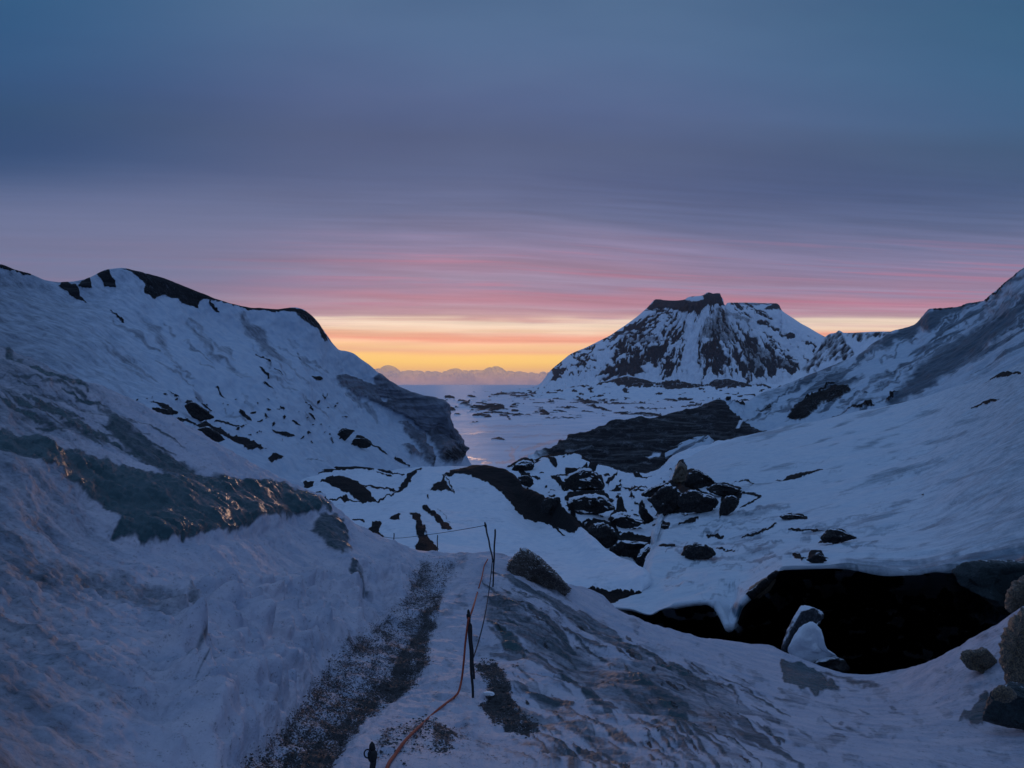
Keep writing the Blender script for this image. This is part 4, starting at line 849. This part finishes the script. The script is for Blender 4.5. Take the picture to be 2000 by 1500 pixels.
def lump(name, outline, D, mat, thick=.6, rough=.12, lean=0.0, freq=2.2, nu=72, nv=30, parent=None, flat=0.0, seed=0., facets=16):
    pts = np.array(outline, float); c = (pts.max(0)+pts.min(0))/2
    th = np.linspace(0, 2*math.pi, nu, endpoint=False)
    rr = []
    for a in th:                                   # star-shaped outline: ray from the centre
        best = 1.0; dx, dy = math.cos(a), math.sin(a)
        for i in range(len(pts)):
            p, q = pts[i]-c, pts[(i+1) % len(pts)]-c
            e = q-p; den = dx*e[1]-dy*e[0]
            if abs(den) < 1e-9: continue
            tt = (p[0]*e[1]-p[1]*e[0])/den; ss = (p[0]*dy-p[1]*dx)/den
            if -1e-6 <= ss <= 1+1e-6 and tt > best: best = tt
        rr.append(best)
    rr = np.array(rr); half = (pts.max(0)-pts.min(0))/2; R = half.min()*.5+half.max()*.5
    ph = np.linspace(0, math.pi, nv+2)[1:-1]
    TH, PH = np.meshgrid(th, ph); RR = np.broadcast_to(rr, TH.shape)
    rg = np.random.RandomState(int(abs(outline[0][0]*7+outline[0][1]*3)) % 99991)
    prof = np.sin(PH)**.62
    dx = RR*np.cos(TH)*prof; dy = RR*np.sin(TH)*prof
    s = D/F; dep = -np.cos(PH)*R*thick+dy*lean*-1
    X = dx*s; Zz = -dy*s; Yy = dep*s
    k = freq/(R*s)
    n = fbm(X*k+seed, Yy*k+3, Zz*k+seed, 4, .5, ridged=True)*.5
    f = 1+rough*n; fy = 1+rough*2.2*n
    if facets:                                     # broken faces: the body is cut back to a set of planes
        dirs = rg.normal(size=(facets, 3)); dirs[:, 1] = -np.abs(dirs[:, 1])*1.3; dirs /= np.linalg.norm(dirs, axis=1)[:, None]
        Rw = R*s; off = rg.uniform(.52, .86, facets)
        q = np.stack([X/(np.abs(X).max()+1e-9), Yy/(np.abs(Yy).max()+1e-9), Zz/(np.abs(Zz).max()+1e-9)], -1)
        k_ = np.ones(X.shape)
        for dv, of in zip(dirs, off):
            pr = q@dv; k_ = np.minimum(k_, np.where(pr > of, of/np.maximum(pr, 1e-6), 1.0))
        k_ = np.maximum(k_, .62)
        Yy = Yy*(1+2.2*(k_-1)); X = X*(1+.8*(k_-1)); Zz = Zz*(1+.8*(k_-1))
    cx, cy = (c[0]-1000)*s, (750-c[1])*s
    V = np.stack([X*f, Yy*fy, Zz*f], -1).reshape(-1, 3)
    poles = np.array([[0, -R*thick*s*.98, 0], [0, R*thick*s*.98, 0]])
    V = np.concatenate([V, poles]); n0 = nu*nv
    q = []; tri = []
    for j in range(nv-1):
        for i in range(nu):
            q.append((j*nu+i, j*nu+(i+1) % nu, (j+1)*nu+(i+1) % nu, (j+1)*nu+i))
    for i in range(nu):
        tri.append((n0, (i+1) % nu, i)); tri.append((n0+1, (nv-1)*nu+i, (nv-1)*nu+(i+1) % nu))
    o = link_mesh(name, V, q, mat, faces3=tri, parent=parent)
    return o, np.array([cx, D, cy])
def boulder(outline, fld, label, mat='dark', base=None, cat='boulder', name='boulder', back=.0, D=None, sink=.8, **kw):
    pts = np.array(outline, float)
    if D is None:
        b = base or ((pts[:, 0].min()+pts[:, 0].max())/2, pts[:, 1].max())
        D = on(fld, *b)[0][1]+back*(np.ptp(pts[:, 0]))/F*60*.02
    D = D+sink*kw.get('thick', .6)*(np.ptp(pts, axis=0).sum()*.25)*D/F
    o, c = lump(name, outline, D, RM[mat], seed=float(pts[0, 0]*.37), **kw)
    o.location = tuple(float(v) for v in c)
    return tag(o, label, cat)
T0, T1, T2, T3 = 'terrain', 'terrain.001', 'terrain.002', 'terrain.003'
boulder([(985,1092),(1000,1080),(1018,1077),(1035,1084),(1056,1098),(1078,1118),(1098,1140),(1118,1162),(1112,1176),(1080,1172),(1040,1150),(1005,1125),(988,1108)], T0, 'glinting brown gravelly mound beside the crest of the path', 'brown', cat='mound', name='ice_mound', sink=.62, thick=.7, rough=.30, freq=6.0, base=(1062,1150), nu=180, nv=90, facets=22)
MID = [
 ([(1108,928),(1118,918),(1135,914),(1150,916),(1163,928),(1172,942),(1182,958),(1150,962),(1122,958),(1108,950)], T2, 'rounded black hummock with a round snow patch on its top left', 'dark'),
 ([(1103,982),(1118,970),(1140,964),(1160,962),(1178,970),(1190,982),(1202,992),(1185,1006),(1165,1010),(1140,1006),(1118,1000)], T2, 'broad dark diamond-shaped rock just in front of the round black hummock', 'dark'),
 ([(1010,930),(1024,926),(1038,934),(1041,946),(1036,954),(1018,944)], T2, 'small dark rock hugging the left bend of the black ridge crest', 'bare'),
 ([(1056,990),(1064,978),(1078,971),(1092,974),(1096,988),(1092,1002),(1070,1006),(1056,1002)], T1, 'wedge-shaped brown-black block leaning on the right side of the long black ridge', 'bare'),
 ([(1188,1022),(1200,1006),(1212,998),(1226,1004),(1240,1016),(1258,1020),(1240,1028),(1212,1034),(1192,1032)], T2, 'flat dark rock with a raised left horn, below the diamond-shaped rock', 'dark'),
 ([(1248,996),(1256,990),(1263,1000),(1277,1012),(1268,1021),(1256,1018),(1249,1008)], T2, 'small upright comma-shaped black rock in the snow left of the black rock cluster', 'bare'),
 ([(1148,1036),(1158,1024),(1182,1022),(1197,1035),(1207,1052),(1212,1068),(1190,1076),(1160,1070),(1150,1056)], T2, 'bulky black boulder standing over the upper end of the dark gully', 'bare'),
 ([(1190,1072),(1210,1058),(1240,1060),(1262,1062),(1270,1076),(1256,1092),(1228,1096),(1200,1088)], T2, 'wide dark boulder lying in the dark gully', 'bare'),
 ([(1244,1096),(1252,1076),(1268,1064),(1282,1070),(1278,1090),(1270,1112),(1258,1116),(1246,1108)], T2, 'grey upright slab at the lower right end of the dark gully', 'dark'),
 ([(1330,1092),(1342,1073),(1360,1061),(1378,1066),(1398,1080),(1382,1090),(1360,1092),(1345,1096)], T3, 'dark pyramid-shaped rock poking out of the snow above the small bright snow lip', 'bare'),
 ([(1598,1062),(1612,1047),(1624,1034),(1642,1037),(1665,1046),(1678,1051),(1662,1058),(1630,1060)], T3, 'black rock with an arched back lying on the dome above the cave', 'bare'),
 ([(1576,1096),(1590,1085),(1602,1079),(1610,1090),(1622,1097),(1598,1101)], T3, 'small jagged dark rock just above the left end of the cave lip', 'bare'),
 ([(1314,938),(1320,918),(1330,903),(1341,912),(1348,930),(1340,944),(1322,944)], T3, 'brown pointed rock at the top of the black rock cluster', 'rough'),
 ([(1340,950),(1344,926),(1358,917),(1376,926),(1398,944),(1384,954),(1360,956)], T3, 'upper right black rock of the cluster, beside the brown pointed rock', 'bare'),
 ([(1282,990),(1270,976),(1284,964),(1298,950),(1312,944),(1322,956),(1334,962),(1338,985),(1322,1004),(1304,998),(1292,1007)], T3, 'jagged low black rock at the left foot of the cluster, below the brown pointed rock', 'bare'),
 ([(1322,958),(1342,962),(1352,953),(1374,966),(1388,966),(1402,980),(1408,990),(1392,994),(1378,1004),(1356,997),(1340,1008),(1324,1002),(1330,980)], T3, 'largest low black rock at the right foot of the cluster, next to the jagged one', 'bare'),
 ([(1254,966),(1276,952),(1300,944),(1316,938),(1316,956),(1296,964),(1272,970)], T3, 'ragged black rock at the left edge of the cluster', 'bare'),
 ([(1380,956),(1400,946),(1430,949),(1452,959),(1440,968),(1410,970)], T3, 'flat dark rock with a snowy rim, right of the black cluster', 'bare'),
 ([(1408,1010),(1408,990),(1420,972),(1444,968),(1448,978),(1430,998)], T3, 'triangular dark rock pointing downhill, at the right end of the cluster', 'bare'),
 ([(1524,1012),(1532,1005),(1552,1006),(1576,1010),(1570,1015),(1540,1016)], T3, 'small flat black rock alone on the smooth dome, above the arched rock', 'bare'),
 ([(1290,1032),(1292,1026),(1300,1024),(1307,1028),(1304,1034),(1296,1035)], T3, 'tiny round black stone on the snow right of the gully', 'bare'),
 ([(1000,920),(1010,905),(1022,898),(1036,902),(1046,912),(1040,920),(1022,920)], T2, 'dark rock knob on the skyline of the rubble, against the lilac plain', 'dark'),
]
for ol, fl, lab, mt in MID:
    boulder(ol, fl, lab, mt, thick=.5, rough=.24, freq=3.4)
RIDGE = [
 ([(655,862),(657,850),(672,838),(692,840),(684,850),(672,862)], 'small dark rock on the ridge slope, upper left of a pair'),
 ([(680,877),(694,855),(714,858),(728,873),(704,877)], 'peaked dark rock on the ridge slope, lower right of a pair'),
 ([(288,793),(305,792),(325,799),(340,820),(322,821),(304,806)], 'slanted dark rock highest up at the left of the rock scatter on the ridge'),
 ([(356,792),(373,782),(395,797),(418,815),(388,823),(366,808)], 'largest grey-green rock in the scatter on the ridge slope'),
 ([(372,843),(386,833),(402,831),(424,845),(440,860),(428,864),(394,856)], 'long dark rock low on the ridge slope just above the ice wall skyline'),
]
for ol, lab in RIDGE:
    boulder(ol, 'hills', lab, 'bare', thick=.3, rough=.14, freq=3.2)
RM['glass'] = rock_mat('green_black_ice', 3.0, rock=(.008, .018, .020), rock2=(.03, .055, .058), snow_at=1.05, bump=.05, rough=.3, spec=.6)
EDGE = [
 ([(1458,1170),(1466,1150),(1486,1136),(1506,1126),(1514,1134),(1500,1152),(1484,1166),(1470,1176)], 24.8, 'small golden brown rock at the left shoulder of the cave lip', 'rough'),
 ([(1858,1118),(1890,1102),(1940,1098),(2000,1100),(2060,1096),(2090,1180),(2010,1215),(1960,1200),(1930,1170),(1890,1150)], 19.5, 'green-black ice rock face in the upper right corner of the cave', 'glass'),
 ([(1882,1290),(1884,1274),(1898,1268),(1912,1272),(1926,1264),(1942,1276),(1954,1290),(1950,1310),(1940,1322),(1932,1334),(1922,1318),(1908,1308),(1894,1306)], 11.6, 'knobbly brown lump of gritty ice stuck in the snow below the right cave rim', 'rough'),
 ([(1970,1250),(1974,1225),(1990,1205),(2010,1192),(2080,1180),(2100,1300),(2080,1420),(2030,1430),(2004,1400),(1986,1350),(1972,1300)], 10.2, 'tall rough brown ice boulder cut by the right edge of the photo', 'rough'),
 ([(1926,1418),(1932,1388),(1944,1358),(1960,1344),(1990,1336),(2040,1340),(2080,1400),(2030,1424),(1970,1426)], 9.2, 'dark glassy boulder at the lower right edge', 'glass'),
 ([(1936,1370),(1944,1350),(1962,1340),(1984,1342),(1982,1362),(1960,1376)], 9.0, 'small golden-brown stone perched on the dark glassy boulder', 'rough'),
 ([(1966,1196),(1972,1168),(1986,1140),(2030,1120),(2080,1130),(2080,1200),(2010,1215),(1982,1210)], 13.2, 'brown gravelly boulder on the right rim of the cave', 'rough'),
]
for ol, d, lab, mt in EDGE:
    boulder(ol, T0, lab, mt, D=d, sink=.8, thick=.5, rough=(.10 if mt == 'glass' else .17), freq=4.2, nu=150, nv=80, facets=20)
for ol, d, lab in [([(942,1358),(948,1353),(960,1354),(966,1358),(958,1362),(948,1362)], None, 'small flat white ice chip beside the gritty patch right of the near stake'),
                   ([(968,1407),(972,1404),(980,1405),(982,1408),(975,1411)], None, 'smaller white ice chip lower on the gritty patch')]:
    pb, nb = on(T0, ol[0][0]+8, ol[0][1]+1)
    o, c = lump('ice_chip', ol, pb[1]-.03, simple_mat('clear_white_ice', (.85, .86, .88), .25, (.75, .78, .82)), thick=.9, rough=.2)
    o.location = tuple(float(v) for v in c+np.array([0, 0, .01])); tag(o, lab, 'ice chunk')
# ice horn standing in the mouth of the cave
hp = empty('ice_pinnacle', P3(1590, 1312, 18.6)); tag(hp, 'leaning snow-plastered ice horn standing in front of the black cave', 'ice pinnacle')
def sub_lump(nm, ol, D, mat, **kw):
    o, c = lump(nm, ol, D, mat, parent=hp, **kw); o.location = tuple(float(a-b) for a, b in zip(c, hp.location)); return o
sub_lump('horn', [(1526,1290),(1530,1262),(1538,1238),(1550,1212),(1566,1188),(1580,1174),(1594,1170),(1607,1176),(1613,1190),(1610,1206),(1600,1216),(1584,1222),(1572,1240),(1560,1262),(1556,1290)], 18.9, RM['horn'], thick=.35, rough=.10)
snowm = rock_mat('packed_snow', 2, rock=(.7, .74, .80), rock2=(.62, .67, .75), snow_at=.2, bump=.02)
sub_lump('snow_body', [(1540,1300),(1542,1272),(1556,1240),(1572,1222),(1590,1217),(1602,1230),(1606,1250),(1612,1266),(1630,1278),(1646,1290),(1640,1300),(1600,1312)], 18.5, snowm, thick=.5, rough=.08)
sub_lump('footing', [(1580,1308),(1600,1292),(1634,1284),(1650,1292),(1660,1312),(1640,1322),(1600,1322)], 18.3, RM['bare'], thick=.6, rough=.15)

# ------------------------------------------------------------------ stakes and ropes
wood = simple_mat('dark_stake_wood', (.020, .018, .022), .6, (.010, .010, .012), 60)
tape = simple_mat('black_lashing', (.012, .012, .014), .8)
rope_o = simple_mat('orange_rope_fibre', (.45, .085, .035), .7, (.30, .05, .025), 120, .002)
cord_k = simple_mat('black_cord_fibre', (.012, .014, .024), .8)
def tube(pts, r, seg=10):
    pts = np.array(pts, float); rad = np.broadcast_to(r, (len(pts),))
    tg = np.gradient(pts, axis=0); tg /= np.linalg.norm(tg, axis=1)[:, None]
    up = np.array([.3, 1, .2]); up /= np.linalg.norm(up)
    V = []
    for p, t_, rr in zip(pts, tg, rad):
        a = np.cross(t_, up); a /= np.linalg.norm(a); b = np.cross(t_, a)
        for k in range(seg):
            an = 2*math.pi*k/seg; V.append(p+rr*(a*math.cos(an)+b*math.sin(an)))
    n = len(pts); q = [(i*seg+k, i*seg+(k+1) % seg, (i+1)*seg+(k+1) % seg, (i+1)*seg+k) for i in range(n-1) for k in range(seg)]
    V += [pts[0], pts[-1]]; m = n*seg
    tri = [(m, (k+1) % seg, k) for k in range(seg)]+[(m+1, (n-1)*seg+k, (n-1)*seg+(k+1) % seg) for k in range(seg)]
    return np.array(V), q, tri
def spline(pts, n=24):
    pts = np.array(pts, float); t = np.arange(len(pts)); tt = np.linspace(0, len(pts)-1, n)
    P = np.concatenate([2*pts[:1]-pts[1:2], pts, 2*pts[-1:]-pts[-2:-1]]); out = []
    for x in tt:
        i = min(int(x), len(pts)-2); u = x-i; a, b, c, d = P[i:i+4]
        out.append(.5*((2*b)+(-a+c)*u+(2*a-5*b+4*c-d)*u*u+(-a+3*b-3*c+d)*u**3))
    return np.array(out)
def tube_obj(name, pts, r, mat, parent=None, seg=10):
    V, q, tri = tube(pts, r, seg)
    if parent: V = V-np.array(parent.location)
    return link_mesh(name, V, q, mat, faces3=tri, parent=parent)
def stake(base, head, r, label, group=None, knot=True, name='stake', sink=.12):
    base = np.array(base, float); head = np.array(head, float); ax = head-base; Ln = np.linalg.norm(ax); ax /= Ln
    e = empty(name, base); tag(e, label, 'stake', group)
    ts = np.linspace(-sink/Ln, 1, 14)
    w = np.array([[.004*math.sin(i*1.3+base[0]*5), 0, 0] for i in range(14)])
    tube_obj('shaft', base+ts[:, None]*ax*Ln+w, np.linspace(r*.9, r*1.1, 14), wood, e)
    tube_obj('tip', [head, head+ax*r*1.6, head+ax*r*2.6], [r*1.12, r*.9, r*.2], tape, e)
    if knot:
        tube_obj('lashing', [head-ax*.07, head-ax*.05, head-ax*.02, head-ax*.01], [r*1.2, r*1.6, r*1.6, r*1.2], tape, e)
    return e
b1, _ = on(T0, 923, 1363); D1_ = b1[1]
stake(b1, P3(915, 1197, D1_-.02), .015, 'near stake with the orange rope tied at its top, standing lowest on the slope')
b2, _ = on(T0, 926, 1326)
stake(b2, P3(919, 1222, b2[1]-.30), .014, 'shorter thick stick leaning against the near stake', knot=False)
b3, _ = on(T0, 962, 1146)
stake(b3, P3(967, 1037, b3[1]), .015, 'upright far stake at the crest of the path, right one of the crossed pair', knot=False)
b4, _ = on(T0, 966, 1092); 
stake(P3(963, 1096, b3[1]-.02), P3(947.5, 1023, b3[1]+.35), .015, 'far stake leaning left over the crest of the path, carrying the thin cord', sink=.02)
b5, _ = on(T0, 730, 1512)
e5 = stake(b5, P3(727, 1464, b5[1]), .019, 'stubby dark post with a cord loop at the bottom edge of the photo')
cc = P3(718, 1472, b5[1]-.02)
tube_obj('cord_loop', [cc+np.array([.021*math.cos(a), 0, .026*math.sin(a)]) for a in np.linspace(0, 2*math.pi, 24)], .0045, cord_k, e5)
for x, y0, y1, d, lab in ((769, 1043, 1092, 19.5, 'small thin stake left beyond the crest under the cord'), (854, 1047, 1098, 19.5, 'small thin stake beyond the crest beside the black rock streak')):
    stake(P3(x, y1, d), P3(x+.5, y0, d), .012, lab, knot=False)
# orange rope: lies on the snow, climbs to the near stake, then runs on along the crest
g = [on(T0, x, y)[0]+np.array([0, 0, .012]) for x, y in ((735,1535),(757,1502),(772,1478),(790,1452),(812,1428),(835,1408),(858,1387),(878,1371),(888,1362))]
DD = D1_
air = [P3(896, 1350, g[-1][1]+.05)+0, P3(902, 1325, (g[-1][1]+DD)/2+.1), P3(906, 1290, DD), P3(909, 1255, DD), P3(913, 1222, DD-.02), P3(915.5, 1206, DD-.03)]
far = [P3(919, 1201, DD+.3), P3(926, 1180, DD+1.0)]+[on(T0, x, y)[0]+np.array([0, 0, .05]) for x, y in ((931,1165),(937,1148),(942,1130),(946,1110),(952,1097))]
o = tube_obj('rope', spline(g+air+far, 160), .0115, rope_o); tag(o, 'orange rope snaking up the snow and tied to the near stake', 'rope')
DF = b3[1]
mid = [P3(925, 1283, b2[1]-.08), P3(934, 1255, b2[1]+.9), P3(945, 1212, b2[1]+1.8), P3(953, 1168, DF-1.2), P3(958, 1130, DF-.5), P3(961.5, 1096, DF-.03)]
o = tube_obj('cord', spline(mid, 60), .0085, cord_k); tag(o, 'black cord stretched from the near stake up to the far crossed stakes', 'cord')
ll = [P3(948, 1026, DF+.33), P3(910, 1033, DF+1), P3(860, 1041, 18.3), P3(800, 1049, 19.2), P3(769, 1051, 19.48), P3(735, 1049, 21), P3(700, 1062, 23)]
o = tube_obj('cord', spline(ll, 60), .006, cord_k); tag(o, 'thin dark cord running left from the leaning far stake', 'cord')

# ------------------------------------------------------------------ loose gravel trodden into the path
def build_gravel():
    FX, FY, V, T, N, cr = FIELDS[T0]
    m = simple_mat('black_gravel', (.022, .021, .022), .55, (.075, .07, .068), 18, .002)
    G = paint(FX, FY, grit_sh[:6], 8, 18)*(T < 6)*(FY < 1600)*(V[..., 1] > 3)
    w = (G**2.8)*np.clip(V[..., 1], 0, 14)**1.2; w = w.ravel()/w.sum()
    n = 30000
    pick = RNG.choice(len(w), n, p=w)
    P = V.reshape(-1, 3)[pick]+RNG.normal(size=(n, 3))*np.array([.012, .03, 0])
    ico = np.array([[1,0,0],[-1,0,0],[0,1,0],[0,-1,0],[0,0,1],[0,0,-1]], float)
    tri = np.array([[0,2,4],[2,1,4],[1,3,4],[3,0,4],[2,0,5],[1,2,5],[3,1,5],[0,3,5]])
    r = .003+.010*RNG.rand(n)**3
    a = RNG.rand(n)*6.28
    S = ico[None]*(r[:, None, None]*(.6+.8*RNG.rand(n, 6, 1)))*np.array([1.2, 1.0, .6])
    ca, sa = np.cos(a)[:, None], np.sin(a)[:, None]
    X = S[..., 0]*ca-S[..., 1]*sa; Y = S[..., 0]*sa+S[..., 1]*ca
    W = np.stack([X, Y, S[..., 2]], -1)+P[:, None, :]+np.array([0, 0, .002])
    fc = (tri[None]+np.arange(n)[:, None, None]*6).reshape(-1, 3)
    o = link_mesh('gravel', W.reshape(-1, 3), None, m, faces3=fc, smooth=False)
    tag(o, 'dark gravel trodden into the snow of the path', 'gravel', kind='stuff')
build_gravel()

# ------------------------------------------------------------------ the evening air
def build_haze():
    m = bpy.data.materials.new('evening_air'); m.use_nodes = True; t = NT(m)
    p = t.n('ShaderNodeVolumePrincipled', {'Color': (.93, .92, .95, 1), 'Density': HAZE, 'Anisotropy': .6})
    t.n('ShaderNodeOutputMaterial', {'Volume': p.outputs[0]})
    x, y0, y1, z0, z1 = 70000, -400, 39000, -150, 520
    v = [(a, b, c) for a in (-x, x) for b in (y0, y1) for c in (z0, z1)]
    f = [(0, 1, 3, 2), (4, 6, 7, 5), (0, 4, 5, 1), (2, 3, 7, 6), (0, 2, 6, 4), (1, 5, 7, 3)]
    o = link_mesh('haze', v, f, m, smooth=False); tag(o, 'thin evening haze over the plain', 'haze', kind='stuff')
HAZE = 1.8e-5
build_haze()
